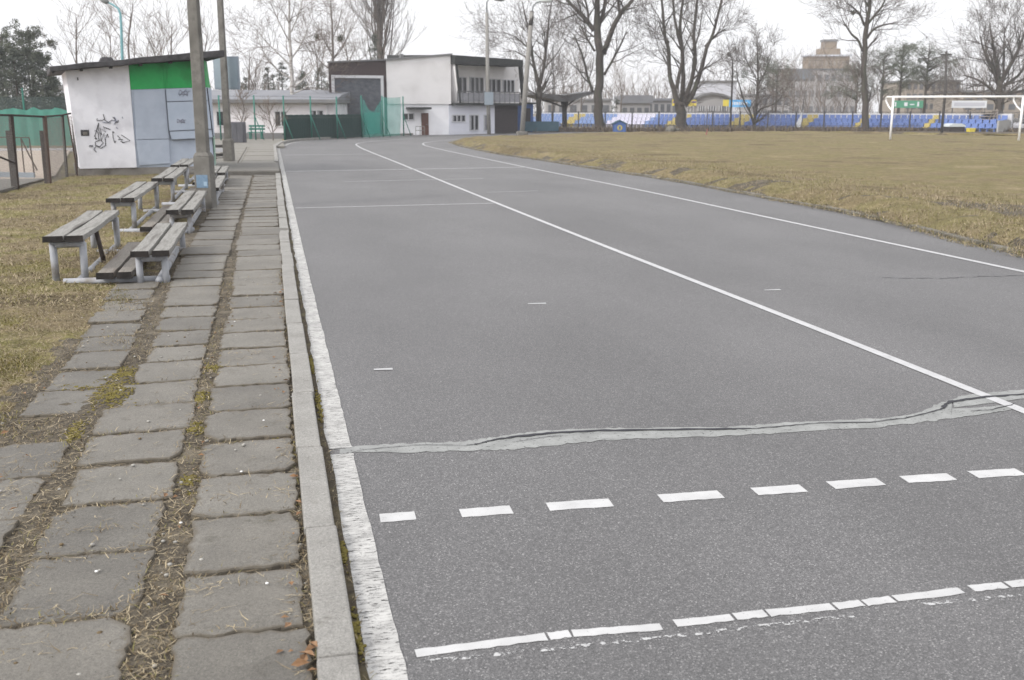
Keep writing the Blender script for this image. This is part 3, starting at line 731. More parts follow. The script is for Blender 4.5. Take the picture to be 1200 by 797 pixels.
# beyond the concrete step the walk lies higher
for j in range(8):
    for i_, (xa, xb) in enumerate(((-2.45, -1.75), (-1.7, -.95), (-.9, .16))):
        slab((xa + xb) / 2, 32.0 + j * 1.75, xb - xa - .02, 1.7, rk.uniform(-.006, .006), .105 + rk.uniform(-.006, .006), (0, 0), 3, .012, .03)
path_o = mb.build('path', ['concrete_slab', 'concrete_slab_dark', 'concrete_slab_pale', 'path_sandy'], kind='structure', label='old uneven paving of square concrete slabs')
ra_ = path_o.data.attributes.new('rim', 'FLOAT', 'POINT'); ra_.data.foreach_set('value', RIM)
mb = MB(); mb.box(-2.6, .2, 27.0, 31.0, -.05, .125)
mb.build('concrete_step', 'concrete_slab_dark', bevel=.03, kind='structure', label='raised concrete strip across the path')
mb = MB(); mb.box(-3.0, .19, 31.0, 46.1, -.04, .085); mb.box(-4.0, .6, 46.1, 58, -.04, .085)
mb.build('upper_path', 'path_sandy', kind='structure', label='pale sandy walk beyond the step')

def on_slab(x, y, mg=.035):
    if y < 11 and soil_z(x, y) > .034: return False
    for cx, cy, hx, hy in SLABS:
        if abs(x - cx) < hx - mg and abs(y - cy) < hy - mg: return True
    return False

# grit and dust crumbs creeping over slab edges
# --- moss cushions in the joints
mb = MB(); rk = random.Random(31)
spots = [(-.95, 6.1, .16, .3), (-.98, 6.6, .12, .18), (-.47, 5.9, .05, .14), (-.45, 5.3, .05, .10), (.0, 4.9, .05, .15), (-.43, 4.55, .04, .08), (-1.05, 5.4, .05, .2), (-.3, 4.37, .12, .03), (-.7, 5.15, .12, .02), (.03, 4.2, .03, .04), (-.43, 6.6, .05, .1), (-1.2, 6.35, .14, .08),
         (.19, 5.6, .012, .28), (.19, 3.0, .012, .14), (.19, 3.6, .010, .1), (.19, 6.6, .01, .2)]
for cx, cy, sx, sy in spots:
    for _ in range(int(60 + 900 * sx * sy * 18)):
        x = cx + rk.gauss(0, sx * .5); y = cy + rk.gauss(0, sy * .5); r_ = rk.uniform(.003, .010)
        if on_slab(x, y) and rk.random() < .6: continue
        z_ = (.012 if x > .17 else max(.01, soil_z(x, y)))
        mb.sphere((x, y, z_ + .001), r_, 6, .5)
mb.build('moss', 'moss', smooth=True, kind='stuff', label='yellow green moss cushions in paving joints')

# --- straw litter
rng = np.random.default_rng(4)
P = []
rk = random.Random(8)
while len(P) < 17000:
    y = 2.2 + 10 * rk.random() ** 1.6; x = rk.uniform(-2.4, .06)
    s = on_slab(x, y)
    cl_ = nz(x, y, 3.0, 12)
    prob = (.05 if s else .55) * (1.0 + 1.4 * cl_)
    if s and not on_slab(x, y, .085): prob += .16
    prob += .8 * heap(x, y)
    if abs(x - .02) < .045: prob += .35
    if rk.random() < prob: P.append((x, y, (.032 if s else max(.014, lawn_z(x, y)) + .004) + .004 * rk.random()))
blades('straw_litter', np.array(P), (.012, .075), (.0016, .0042), (1.35, 1.6), ['straw_pale', 'straw_tan', 'grass_brown'], [.36, .38, .26], rng, flat=True, kind='stuff', label='loose dry straw scattered over the paving joints')
P = []
while len(P) < 23000:
    y = 2.2 + 9 * rk.random() ** 1.7; x = rk.uniform(-1.9, .06)
    if on_slab(x, y, .03 + .05 * max(0, nz(x, y, 5, 3))) and rk.random() > 1.2 * heap(x, y) - .1: continue
    if nz(x, y, 2.6, 15) > -.1 or rk.random() < .3: P.append((x, y, max(lawn_z(x, y), .026 if on_slab(x, y, .01) else 0)))
for _ in range(1500):
    y = 2.3 + 12 * rk.random() ** 1.5; P.append((KR + rk.uniform(.0, .03) + outer_x(y), y, .006) if rk.random() < .4 else (KL - rk.uniform(0, .03), y, .02))
blades('debris_tufts', np.array(P), (.008, .045), (.0018, .0045), (.5, 1.55), ['grass_brown', 'straw_tan', 'grass_olive', 'straw_pale'], [.42, .32, .14, .12], rng, kind='stuff', label='crumbly plant debris between slabs')
# pebbles, crumbs, leaves
mb = MB()
for _ in range(420):
    y = 2.3 + 8 * rk.random() ** 1.5; x = rk.uniform(-1.6, .05); s = on_slab(x, y)
    if s and rk.random() < .7: continue
    r_ = rk.uniform(.003, .011); mb.m = rk.choice((0, 0, 1)); mb.sphere((x, y, (.034 if s else soil_z(x, y) + .004)), r_, 6, .6)
mb.m = 2
for px, py in ((212, 613), (283, 553), (309, 493), (113, 670), (313, 684), (275, 377)):
    p = at(px, py, .035); mb.sphere((p.x, p.y, .037), .007, 6, .5)
mb.build('path_pebbles', ['pebble', 'grass_brown', 'paper_white'], smooth=True, kind='stuff', label='small stones and crumbs on the path')
mb = MB()
for _ in range(70):
    y = 2.4 + 7 * rk.random() ** 1.5; x = rk.choice((rk.uniform(-.05, .05), rk.uniform(-.53, -.38), rk.uniform(-1.5, -1)))
    T = Matrix.Translation((x, y, .04)) @ Matrix.Rotation(rk.uniform(0, 6.3), 4, 'Z') @ Matrix.Rotation(rk.uniform(-.5, .5), 4, 'X')
    s = rk.uniform(.008, .022)
    mb.add([T @ Vector(v) for v in ((-s, 0, 0), (0, -s * .55, .006), (s, 0, .003), (0, s * .55, .008))], [(0, 1, 2, 3)])
for k_ in range(5):
    T = Matrix.Translation((.01 + .02 * k_ * .5, 2.78 + .025 * k_, .05)) @ Matrix.Rotation(k_ * 1.3, 4, 'Z') @ Matrix.Rotation(.5 - .2 * k_, 4, 'X'); s = .028
    mb.add([T @ Vector(v) for v in ((-s, 0, 0), (-.3 * s, -s * .5, .01), (s, 0, .004), (-.2 * s, s * .5, .012))], [(0, 1, 2, 3)])
mb.build('fallen_leaves', 'dead_leaf', kind='stuff', label='shrivelled brown leaves by the kerb')

# --- lawn blades
P = []; rk = random.Random(18)
def lawn_ok(x, y): return y > 2.2 and x < -1.02 and not (x > -5.0 and y > 30)
while len(P) < 95000:
    y = 3.0 + 25 * rk.random() ** 1.9; x = rk.uniform(-1.02 - .7 * y * .33 - 1.2, -1.02); 
    if x < -6.5 or x < -.62 * y - .6: continue
    e = 1 if is_lawn(x, y) else (.25 if is_lawn(x - .2, y) else .04)
    if y > 10 and x > -1.2: continue
    if rk.random() > e * (1 + .5 * nz(x, y, 2.0, 40)): continue
    if on_slab(x, y): continue
    P.append((x, y, lawn_z(x, y) - .003))
P = np.array(P); dpt = P[:, 1]
near = P[dpt < 9]; far = P[dpt >= 9]
blades('dry_grass', near, (.018, .075), (.0022, .0045), (.75, 1.5), ['straw_pale', 'straw_tan', 'grass_olive', 'grass_brown'], [.22, .36, .24, .18], rng, kind='stuff', label='short dead grass of the lawn near the path')
blades('dry_grass', far, (.025, .085), (.004, .008), (.7, 1.45), ['straw_pale', 'straw_tan', 'grass_olive', 'grass_brown'], [.22, .42, .26, .10], rng, kind='stuff', label='short dead grass around the benches')
# greenish moss patches in the lawn
Pm = []
for cx, cy, sx, sy in ((-1.9, 5.9, .3, .45), (-2.0, 5.2, .3, .3), (-1.7, 6.9, .15, .3), (-2.9, 8.2, .4, .4), (-3.2, 10.5, .6, .6), (-2.4, 7.2, .3, .5), (-1.35, 9.5, .1, .3), (-1.75, 4.6, .2, .3), (-2.6, 6.3, .4, .5), (-2.5, 9.6, .4, .6), (-3.9, 13.5, .8, 1.2), (-3.0, 16, .6, 1.2), (-2.2, 8.4, .35, .4), (-2.3, 4.2, .3, .35), (-1.6, 5.6, .15, .25), (-3.3, 7.4, .4, .5), (-2.6, 11.5, .4, .6), (-4.4, 11, .6, .9)):
    for _ in range(1500): 
        x, y = rk.gauss(cx, sx * .6), rk.gauss(cy, sy * .6); Pm.append((x, y, lawn_z(x, y)))
blades('green_grass', np.array(Pm), (.012, .035), (.003, .006), (.3, 1.2), ['moss', 'grass_olive', 'straw_tan'], [.5, .35, .15], rng, kind='stuff', label='mossy greenish patches in the lawn')

# --- pitch tufts
P = []
PBn = [p for p in catmull(INNC, 3) if 7 < p.y < 52 and p.x < 13]
while len(P) < 75000:
    p = PBn[int(len(PBn) * rk.random() ** 1.5)] if True else None
    dr = (A - p).normalized(); d = 4.5 * rk.random() ** 2.2; q = p + dr * (d + .02) + Vector((rk.uniform(-.25, .25), rk.uniform(-.25, .25), 0))
    if nz(q.x, q.y, .8, 20) + nz(q.x, q.y, 3, 22) * .6 < -.22 and rk.random() < .75: continue
    P.append((q.x, q.y, pitch_z(q.x, q.y, d) - .005))
blades('bank_grass', np.array(P), (.03, .095), (.004, .009), (.35, 1.35), ['straw_pale', 'straw_tan', 'grass_olive', 'grass_brown'], [.18, .46, .28, .08], rng, kind='stuff', label='tufted dry grass on the bank by the inner kerb')
P = []
while len(P) < 52000:
    px = rk.uniform(530, 1210); py = 161 + 135 * rk.random() ** 1.25
    q = at(px, py); P_ = q
    # inside the pitch only
    if q.x < 9.2 + (max(0, q.y - 50)) * 1.0 or q.y > 64: continue
    P.append((q.x, q.y, .06))
blades('pitch_tufts', np.array(P), (.03, .07), (.006, .016), (.9, 1.5), ['straw_pale', 'straw_tan', 'grass_olive'], [.2, .48, .32], rng, kind='stuff', label='flattened dry grass of the football pitch')

# ================================================================== BENCHES
BG = 'tiered wooden benches beside the path'
def plank(name, parent, x0, x1, y0, y1, z, th, mat, sag=0.0, seed=0):
    """weathered board, shade painted into its sawn ends; gentle bow and uneven edges"""
    r_ = random.Random(seed); mb = MB(); n_ = 8; prev = None; vs_ = []
    wob = [r_.uniform(-.006, .006) for _ in range(n_ + 1)]
    for i in range(n_ + 1):
        t = i / n_; y = y0 + (y1 - y0) * t; dz = -sag * math.sin(math.pi * t) + r_.uniform(-.002, .002)
        vs_ += [(x0 + wob[i] * .5, y, z - th + dz), (x1 + wob[i], y, z - th + dz), (x1 + wob[i] - .004, y, z + dz + r_.uniform(-.002, .002)), (x0 + wob[i] * .5 + .004, y, z + dz)]
    fs = []
    for i in range(n_):
        a = i * 4
        for j in range(4): fs.append((a + j, a + 4 + j, a + 4 + (j + 1) % 4, a + (j + 1) % 4))
    mb.add(vs_, [f[::-1] for f in fs])
    mb.m = 1
    mb.f += [[0, 1, 2, 3], [n_ * 4 + 3, n_ * 4 + 2, n_ * 4 + 1, n_ * 4]]; mb.mi += [1, 1]
    return mb.build(name, [mat, 'wood_end_shaded'], parent, bevel=.004)
def bench(x, y, rz, hi, lo, ft, label, hz=(.465, .335), seed=1, dark=None):
    root = empty('tiered_bench', (x, y, 0), rz, label=label, cat='bench', group=BG)
    zh, zl = hz; rb = random.Random(seed)
    def tube(name, pts, r_): return MB().tube([Vector(p_) + Vector((rb.uniform(-.006, .006), rb.uniform(-.006, .006), 0)) for p_ in pts], r_, 10).build(name, 'white_pipe', root, smooth=True)
    for yy in (hi[0] + .12, hi[1] - .14):
        for px in (.0, .26): tube('leg', [(px, yy, -.04), (px + .012, yy, zh - .075)], .034)
        tube('crossbar', [(-.015, yy, zh - .088), (.29, yy, zh - .088)], .033)
    for yy in ((hi[0] + lo[0]) / 2 + .1, min(hi[1], lo[1]) - .2): tube('base_pipe', [(.1, yy, .035), (1.06, yy, .03)], .036)
    for yy in (lo[0] + .12, lo[1] - .14):
        for px in (.80, 1.03): tube('leg', [(px, yy, -.04), (px, yy, zl - .075)], .032)
        tube('crossbar', [(.775, yy, zl - .083), (1.06, yy, zl - .083)], .031)
    tube('base_pipe', [(.22, hi[0] + .05, .03), (.22, hi[1] - .05, .03)], .036)
    tube('base_pipe', [(.97, .1 + lo[0], .04), (.97, lo[1] - .1, .04)], .036)
    for i, (a_, b_) in enumerate(((-.06, .115), (.135, .30))): plank('seat_plank', root, a_, b_, hi[0] + rb.uniform(-.015, .015), hi[1] + rb.uniform(-.03, .03), zh, .05, 'old_wood', .008, seed + i)
    for i, (a_, b_) in enumerate(((.42, .575), (.60, .735))): plank('foot_plank', root, a_, b_, ft[0] + rb.uniform(-.02, .02), ft[1] + rb.uniform(-.04, .04), .135, .055, 'old_wood_foot', .006, seed + 5 + i)
    for i, (a_, b_) in enumerate(((.745, .905), (.935, 1.09))): plank('seat_plank', root, a_, b_, lo[0] + rb.uniform(-.015, .015), lo[1] + rb.uniform(-.04, .04), zl, .05, 'old_wood', .008, seed + 9 + i)
    if dark is not None: MB().tube([(.30, dark, .0), (.24, dark - .02, zh - .05)], .024, 8).build('prop', 'dark_pipe', root, smooth=True)
    return root
bench(-2.07, 10.2, R(.4), (.12, 2.75), (-.15, 2.4), (-.10, 2.3), 'nearest grey plank bench tier, with one dark iron prop under its high seat', seed=2, dark=1.3)
bench(-2.13, 14.2, R(.2), (.5, 3.85), (.0, 3.4), (-.1, 2.95), 'second plank bench tier from the viewer, just before the stickered lamp post', seed=23)
bench(-1.98, 18.3, R(.4), (.6, 4.25), (-.1, 3.3), (-.05, 2.9), 'third plank bench tier, its low seat starting behind the stickered lamp post', seed=41)
bench(-2.06, 22.7, R(.2), (.75, 3.85), (-.1, 2.7), (.0, 2.7), 'farthest plank bench tier, in front of the kiosk door', seed=67)
rng = np.random.default_rng(33); rk = random.Random(33); P = []
for _ in range(2600):
    x, y = rk.gauss(-1.6, .22), rk.gauss(12.2, .35); P.append((x, y, lawn_z(x, y)))
blades('dry_grass', np.array(P), (.04, .14), (.003, .007), (.5, 1.5), ['straw_pale', 'straw_tan', 'grass_brown'], [.3, .35, .35], rng, kind='stuff', label='matted dry grass under the nearest benches')

# ================================================================== CONCRETE LAMP POSTS
def concrete_post(x, y, label, wb, hb, wp, wt, H, lean=(0, 0), rz=0.0, sticker=False, cat='lamp post', arm=1.6, armdir=(1, 0)):
    root = empty('concrete_lamp_post', (x, y, 0), rz, label=label, cat=cat)
    mb = MB(); h = wb / 2
    mb.hexa([(-h, -h, -.1), (h, -h, -.1), (h, h, -.1), (-h, h, -.1), (-h * .97, -h * .97, hb), (h * .97, -h * .97, hb), (h * .97, h * .97, hb), (-h * .97, h * .97, hb)])
    mb.hexa([(-h * .965, -h * .965, hb), (h * .965, -h * .965, hb), (h * .965, h * .965, hb), (-h * .965, h * .965, hb)] + [(sx * wp * .56, sy * wp * .56, hb + .06) for sx, sy in ((-1, -1), (1, -1), (1, 1), (-1, 1))])
    mb.build('footing', 'post_concrete', root, bevel=.012)
    a, b = wp / 2, wt / 2; lx, ly = lean
    MB().hexa([(-a, -a, hb), (a, -a, hb), (a, a, hb), (-a, a, hb), (lx - b, ly - b, H), (lx + b, ly - b, H), (lx + b, ly + b, H), (lx - b, ly + b, H)]).build('shaft', 'post_concrete', root, bevel=.018)
    ax, ay = armdir
    MB().tube([(lx, ly, H - .4), (lx, ly, H + .5), (lx + ax * .3, ly + ay * .3, H + .95), (lx + ax * arm, ly + ay * arm, H + 1.15)], .035, 8).build('arm', 'lamp_metal', root, smooth=True)
    hd = MB(); T = Matrix.Translation((lx + ax * (arm + .25), ly + ay * (arm + .25), H + 1.15)) @ Matrix.Rotation(math.atan2(ay, ax), 4, 'Z')
    hd.hexa([(-.3, -.07, -.06), (.3, -.11, -.06), (.3, .11, -.06), (-.3, .07, -.06), (-.3, -.05, .05), (.25, -.08, .06), (.25, .08, .06), (-.3, .05, .05)], T)
    hd.build('lamp_head', 'lamp_metal', root, bevel=.02)
    if sticker:
        s = MB(); s.m = 0; s.box(-.10, .09, -h - .004, -h - .001, .37, .58); s.m = 1; s.box(.02, .075, -h - .006, -h - .0045, .40, .47)
        s.build('sticker', ['sticker_blue', 'sticker_pale'], root)
    return root
p = spot(234.8, 17.2)
concrete_post(p.x, p.y, 'square concrete lamp post with a blue sticker on its footing, among the benches', .275, .88, .185, .13, 7.5, lean=(-.02, .05), rz=R(-14), sticker=True)
p = at(269, 193)
concrete_post(p.x, p.y, 'farther square concrete lamp post carrying a pale blue box, past the kiosk', .285, .72, .19, .13, 8.0, lean=(.0, .05), rz=R(-15))
# box hung on the far post
D = p.dot(HF)
fr = Frame(spot(251, D + .28), spot(279, D + .22))
o = empty('sign_box', spot(251, D + .28), fr.rot, label='pale blue flat box mounted behind the farther concrete post', cat='box')
u0, z0 = fr.uz(251.5, 105); u1, z1 = fr.uz(278, 66)
MB().box(u0, u1, 0, .14, z0, z1).build('casing', 'board_grey', o, bevel=.01)
mb = MB(); mb.box(u0 + .04, u1 - .04, -.006, 0.001, z0 + .05, z1 - .05); mb.build('front_panel', 'sign_face', o)
mb = MB(); mb.box(u0 + .28, u0 + .36, -.05, .06, z1 - .3, z1 - .25); mb.box(u0 + .28, u0 + .36, -.05, .06, z0 + .2, z0 + .25); mb.build('bracket', 'lamp_metal', o)

# ================================================================== KIOSK
P0 = at(94, 207.6); P0 = Vector((-4.62, 27.25, 0)); P1 = P0 + Vector((3.6, .75, 0))
fr = Frame(P0, P1)
kiosk = empty('kiosk', P0, fr.rot, label='white and grey painted kiosk with a green band and graffiti beside the path', cat='kiosk')
def q(px, py, v=0.0):
    u, z = fr.uz(px, py, v); return Vector((u, v, z))
DEP = 3.0
# plinth
a, b, c = q(93, 198), q(160, 196.5), q(251, 190)
ue = c.x
MB().box(a.x - .02, ue, .02, DEP, -.1, a.z).build('plinth', 'shed_plinth', kiosk, bevel=.015)
# white leaning wall
tl, tr, br, bl = q(76.5, 83), q(150.5, 76), q(160.5, 195.8), q(94, 198.2)
bl.z = br.z = a.z
tl.z -= 0; mb = MB()
mb.hexa([(bl.x, 0, bl.z), (br.x, 0, br.z), (br.x, DEP, br.z), (bl.x, DEP, bl.z), (tl.x, 0, tl.z), (tr.x, 0, tr.z), (tr.x, DEP, tr.z), (tl.x, DEP, tl.z)])
mb.build('white_wall', 'shed_white', kiosk, bevel=.008)
# grey part and its green band
gz0 = a.z
m0, m1 = q(153, 105), q(242.5, 102.2); e1 = q(250, 160); e0 = q(251.5, 189)
g = [(br.x + .004, .03, gz0), (e0.x, .03, gz0), (e0.x + .05, DEP, gz0), (br.x + .004, DEP, gz0), (m0.x + .004, .03, m0.z), (m1.x, .03, m1.z), (m1.x + .05, DEP, m1.z), (m0.x + .004, DEP, m0.z)]
MB().hexa(g).build('grey_wall', 'grey_paint', kiosk, bevel=.006)
t1 = q(239, 70.5)
g2 = [(m0.x + .004, .015, m0.z), (m1.x, .015, m1.z), (m1.x + .05, DEP, m1.z), (m0.x + .004, DEP, m0.z), (tr.x + .004, .015, tr.z), (t1.x, .015, t1.z), (t1.x + .05, DEP, t1.z), (tr.x + .004, DEP, tr.z)]
MB().hexa(g2).build('green_band', 'green_paint', kiosk, bevel=.006)
mb = MB()
for px in (193.5, 197.5):
    s0, s1 = q(px, 103), q(px - 1.2, 73.5); mb.hexa([(s0.x - .015, -.004, s0.z), (s0.x + .015, -.004, s0.z), (s0.x + .015, .02, s0.z), (s0.x - .015, .02, s0.z), (s1.x - .015, -.004, s1.z), (s1.x + .015, -.004, s1.z), (s1.x + .015, .02, s1.z), (s1.x - .015, .02, s1.z)])
mb.build('band_batten', 'green_paint', kiosk)
# narrow right-hand side face (splayed outwards like the photo)
s_t, s_b, s_m = q(247.5, 71), q(255.5, 188), q(253, 102)
def side(z_hi, z_lo, x_hi, x_lo, w_hi, w_lo, name, mat):
    MB().hexa([(x_lo, .05, z_lo), (x_lo + w_lo, .9, z_lo), (x_lo + w_lo - .02, DEP, z_lo), (x_lo - .1, DEP, z_lo), (x_hi, .05, z_hi), (x_hi + w_hi, .9, z_hi), (x_hi + w_hi - .02, DEP, z_hi), (x_hi - .1, DEP, z_hi)]).build(name, mat, kiosk, bevel=.005)
mm_ = q(252, 160)
side(t1.z, m1.z, t1.x + .006, m1.x + .006, .2, .22, 'side_green_panel', 'green_paint')
side(m1.z - .004, mm_.z, m1.x + .006, e1.x + .006, .24, .17, 'side_grey_panel', 'grey_blue_paint')
side(mm_.z - .004, gz0, e1.x + .006, e0.x + .006, .17, .17, 'side_pale_green_panel', 'green_pale')
mb = MB(); mb.tube([q(242.8, 103, -.005), q(249.6, 160.5, -.005)], .014, 6); mb.build('corner_trim', 'graffiti_ink', kiosk)
# door and shutter
d0, d1 = q(156.5, 107), q(193, 105.5); d2, d3 = q(199, 193), q(163.5, 195)
mb = MB()
def leaf(mb, a_, b_, c_, d_, v0, v1):
    mb.hexa([(d_.x, v0, d_.z), (c_.x, v0, c_.z), (c_.x, v1, c_.z), (d_.x, v1, d_.z), (a_.x, v0, a_.z), (b_.x, v0, b_.z), (b_.x, v1, b_.z), (a_.x, v1, a_.z)])
leaf(mb, d0, d1, q(198, 162.5), q(159.5, 163.5), -.012, .04); leaf(mb, q(159.6, 164.2), q(198, 163.2), q(199.5, 191.5), q(163.5, 194), -.006, .04)
mb.build('door', 'grey_paint', kiosk, bevel=.004)
mb = MB()
leaf(mb, q(193.5, 104.5), q(241.5, 102.5), q(243.5, 117.5), q(195, 119), -.03, .04)
leaf(mb, q(195.3, 120), q(243.6, 118.3), q(247.5, 151), q(198, 153.3), -.05, .04)
leaf(mb, q(198.1, 154.2), q(247.6, 152), q(249, 161), q(200.5, 163.6), -.05, .04)
mb.build('shutter', 'grey_blue_paint', kiosk, bevel=.006)
mb = MB(); 
for pp in ([(194, 105), (195.2, 120), (198, 153), (200.5, 163), (203, 164.2), (226, 163.4), (249, 161.5)], [(198, 153.8), (247.4, 151.5)], [(195.2, 119.5), (243.5, 117.9)]):
    mb.tube([q(x, y_, -.056 if y_ > 121 else -.036) for x, y_ in pp], .006, 5)
mb.build('shutter_seam', 'cabinet_grey', kiosk)
rk = random.Random(2)
for cx, cy, w_, h_ in ((214, 109, 9, 4), (212, 142, 7, 2.5)):
    mb = MB()
    pts = [q(cx + w_ * math.sin(i * 1.7) * rk.uniform(.4, 1), cy + h_ * math.cos(i * 2.3), -.0345 if cy < 120 else -.054) for i in range(9)]
    mb.tube(pts, .012, 4)
    mb.build('scribble', 'graffiti_faded', kiosk)
# vent with bars
v0, v1 = q(94.3, 152.3), q(104.8, 159.3)
mb = MB(); mb.m = 0; mb.box(v0.x, v1.x, -.006, .01, v1.z, v0.z); mb.m = 1; mb.box(v0.x + .05, v1.x - .04, -.014, -.006, v1.z + .02, v0.z - .05)
mb.build('vent', ['roof_felt', 'shed_plinth'], kiosk)
# graffiti strokes
mb = MB()
GR = [[(114, 139), (113.5, 140.5)], [(113.5, 141.5), (120, 141), (122, 140)], [(121, 134), (123, 141), (128.5, 144.5)], [(122.5, 144), (127, 143.5), (131.5, 140.5)], [(132, 137), (138, 144), (139, 141), (133.5, 145.5)],
      [(115.5, 144), (111, 160)], [(115.5, 144.5), (115, 152), (119.5, 158.5), (117, 150), (124, 155), (121, 148.5), (129.5, 152), (124, 150)], [(111, 153), (115, 155), (116, 164)], [(110.5, 159), (114, 163.5), (111, 162)], [(117, 155), (119, 165), (122, 156), (123, 164), (126, 157), (127, 161)],
      [(112, 166), (118, 164), (121, 167.5), (117, 172), (112, 170.5), (111.5, 166.5)], [(110, 175), (113, 171), (118, 174), (124, 170.5), (123.5, 163)], [(110, 175), (113, 178.5)], [(104.5, 170.5), (109, 170.5)], [(104.5, 172), (109.5, 172)],
      [(132, 154), (132.5, 161), (134.5, 167.5), (136, 165)], [(132, 154), (134, 156)], [(137.5, 159), (141, 162), (138.5, 163.5), (144, 163.5), (141.5, 166), (145, 167)], [(142, 158), (152.5, 164.8), (143.5, 167.5)]]
for s in GR: mb.tube([q(x, y_, -.005) for x, y_ in s], .010, 4)
mb.build('graffiti', 'graffiti_ink', kiosk)
mb = MB()
for s in ([(120, 143), (124, 144), (130, 144)], [(134, 137), (136, 141), (134, 146)], [(131, 141), (138, 142)], [(143, 137), (144, 139)], [(136, 149), (138, 151)]): mb.tube([q(x, y_, -.004) for x, y_ in s], .014, 4)
mb.build('graffiti_faint', 'graffiti_faded', kiosk)
mb = MB(); f0 = q(90.5, 92)
mb.tube([q(91, 91, -.01), q(91.3, 94, -.03)], .015, 6); mb.build('wall_hook', 'pole_dark', kiosk)
# roof: felt covered slab, higher to the right, wide overhangs
ra, rb = q(58, 77.5, -.45), q(263, 58.5, -.45); rA, rB = q(60.5, 83.5, -.45), q(261, 66, -.45)
th = .12
mb = MB()
n_ = 10; rk = random.Random(4); vs_, fs = [], []
for i in range(n_ + 1):
    t = i / n_; x = ra.x + (rb.x - ra.x) * t; zt = ra.z + (rb.z - ra.z) * t + rk.uniform(-.012, .012); zb = rA.z + (rB.z - rA.z) * t + rk.uniform(-.015, .015)
    vs_ += [(x, -.45 + rk.uniform(-.02, .02), zb), (x, -.45, zt), (x, DEP + .5, zt + .03), (x, DEP + .5, zb)]
for i in range(n_):
    for j in range(4): fs.append((i * 4 + j, i * 4 + (j + 1) % 4, i * 4 + 4 + (j + 1) % 4, i * 4 + 4 + j))
fs += [(0, 3, 2, 1), (n_ * 4, n_ * 4 + 1, n_ * 4 + 2, n_ * 4 + 3)]
mb.add(vs_, fs); rf = mb.build('roof', 'roof_felt', kiosk, bevel=.012)
mb = MB(); c0 = q(76, 87, -.3)
mb.add([(tl.x + .02, -.02, tl.z - .02), (t1.x + .25, -.02, t1.z - .01), (t1.x + .25, -.02, t1.z + .14), (tl.x + .02, -.02, tl.z + .12)], [(0, 1, 2, 3)])
mb.f = []; mb.mi = []; mb.v = []
for px in (62, 95, 130, 165, 200, 232):
    s = q(px, 80, -.2); t = (s.x - ra.x) / (rb.x - ra.x); zb = rA.z + (rB.z - rA.z) * t
    MB().box(s.x - .03, s.x + .03, -.38, .0, zb - .05, zb - .016).build('rafter', 'roof_felt', kiosk)
mb = MB(); s = q(126, 68, 1.2); mb.hexa([(s.x - .35, 1, s.z - .35), (s.x + .3, 1, s.z - .3), (s.x + .3, 1.6, s.z - .3), (s.x - .35, 1.6, s.z - .35), (s.x - .15, 1.1, s.z + .02), (s.x + .1, 1.1, s.z + .02), (s.x + .1, 1.5, s.z + .02), (s.x - .15, 1.5, s.z + .02)])
mb.build('roof_hump', 'roof_felt', kiosk, bevel=.03)
# dark timber stack right of the kiosk
p = at(259, 189)
o = empty('timber_stack', (p.x - .1, p.y, 0), fr.rot, label='low stack of dark old boards beside the kiosk corner', cat='timber')
mb = MB()
for i in range(4): mb.box(-.3, .28 - .03 * i, -.2 + .02 * i, .25, .02 + i * .14, .10 + i * .14)
for x in (-.25, .2): mb.box(x, x + .06, -.18, .2, .1, .53)
mb.build('boards', 'pole_dark', o, bevel=.006)
mb = MB(); mb.box(-.1, .2, -.24, -.2, .3, .42); mb.build('pale_plank', 'frame_pale', o)

# ================================================================== LEFT CHAIN-LINK FENCE
fl = empty('rusty_fence', (-5.05, 21, 0), 0, label='rusty wire mesh fence on dark posts between lawn and tennis court', cat='fence')
def wire_panel(mb, A_, B_, z0, z1, s=.06, r_=.0022):
    d = B_ - A_; L_ = d.length; d.normalize(); H_ = z1 - z0
    k = int((L_ + H_) / s)
    for sgn in (0, 1):
        for i in range(k):
            u = i * s - H_
            a0, a1 = max(u, 0), min(u + H_, L_)
            if a1 <= a0: continue
            za, zb = z0 + (a0 - u), z0 + (a1 - u)
            if sgn: za, zb = z1 - (a0 - u), z1 - (a1 - u)
            mb.tube([A_ + d * a0 + Vector((0, 0, za)), A_ + d * a1 + Vector((0, 0, zb))], r_, 3, cap=False)
loc = lambda p: Vector((p.x + 5.05, p.y - 21, 0))
FP = [loc(at(-30, 238)), loc(at(22, 223.5)), loc(at(60, 217)), loc(at(80, 209.5)), loc(at(92, 206.5))]
HT = [1.55, 1.52, 1.48, 1.5, 1.55]
mb = MB()
for a, b, ha in zip(FP[:-1], FP[1:], HT): wire_panel(mb, a, b, .04, ha - .02, .07, .003)
mb.build('wire_mesh', 'wire', fl)
mb = MB(); mb.tube([a + Vector((0, 0, h)) for a, h in zip(FP, HT)], .022, 6); mb.build('top_rail', 'rust', fl)
for i, (a, h) in enumerate(zip(FP, HT)):
    mb = MB(); r_ = (.034, .042, .04, .03, .034)[i]
    mb.hexa([(a.x - r_ - .03, a.y - r_, -.1), (a.x + r_ - .03, a.y - r_, -.1), (a.x + r_ - .03, a.y + r_, -.1), (a.x - r_ - .03, a.y + r_, -.1), (a.x - r_, a.y - r_, h + .02), (a.x + r_, a.y - r_, h + .02), (a.x + r_, a.y + r_, h + .02), (a.x - r_, a.y + r_, h + .02)])
    mb.build('post', 'rust_brown' if i == 2 else 'rust', fl, bevel=.006)
    if i in (1, 2):
        mb = MB(); mb.box(a.x - .13, a.x - .06, a.y - .03, a.y + .04, -.1, h * .8); mb.build('stub_post', 'rust', fl, bevel=.005)
mb = MB(); mb.tube([FP[0] + Vector((.0, .3, 1.0)), FP[1] + Vector((0, 0, .55))], .02, 6); mb.build('brace', 'rust', fl)
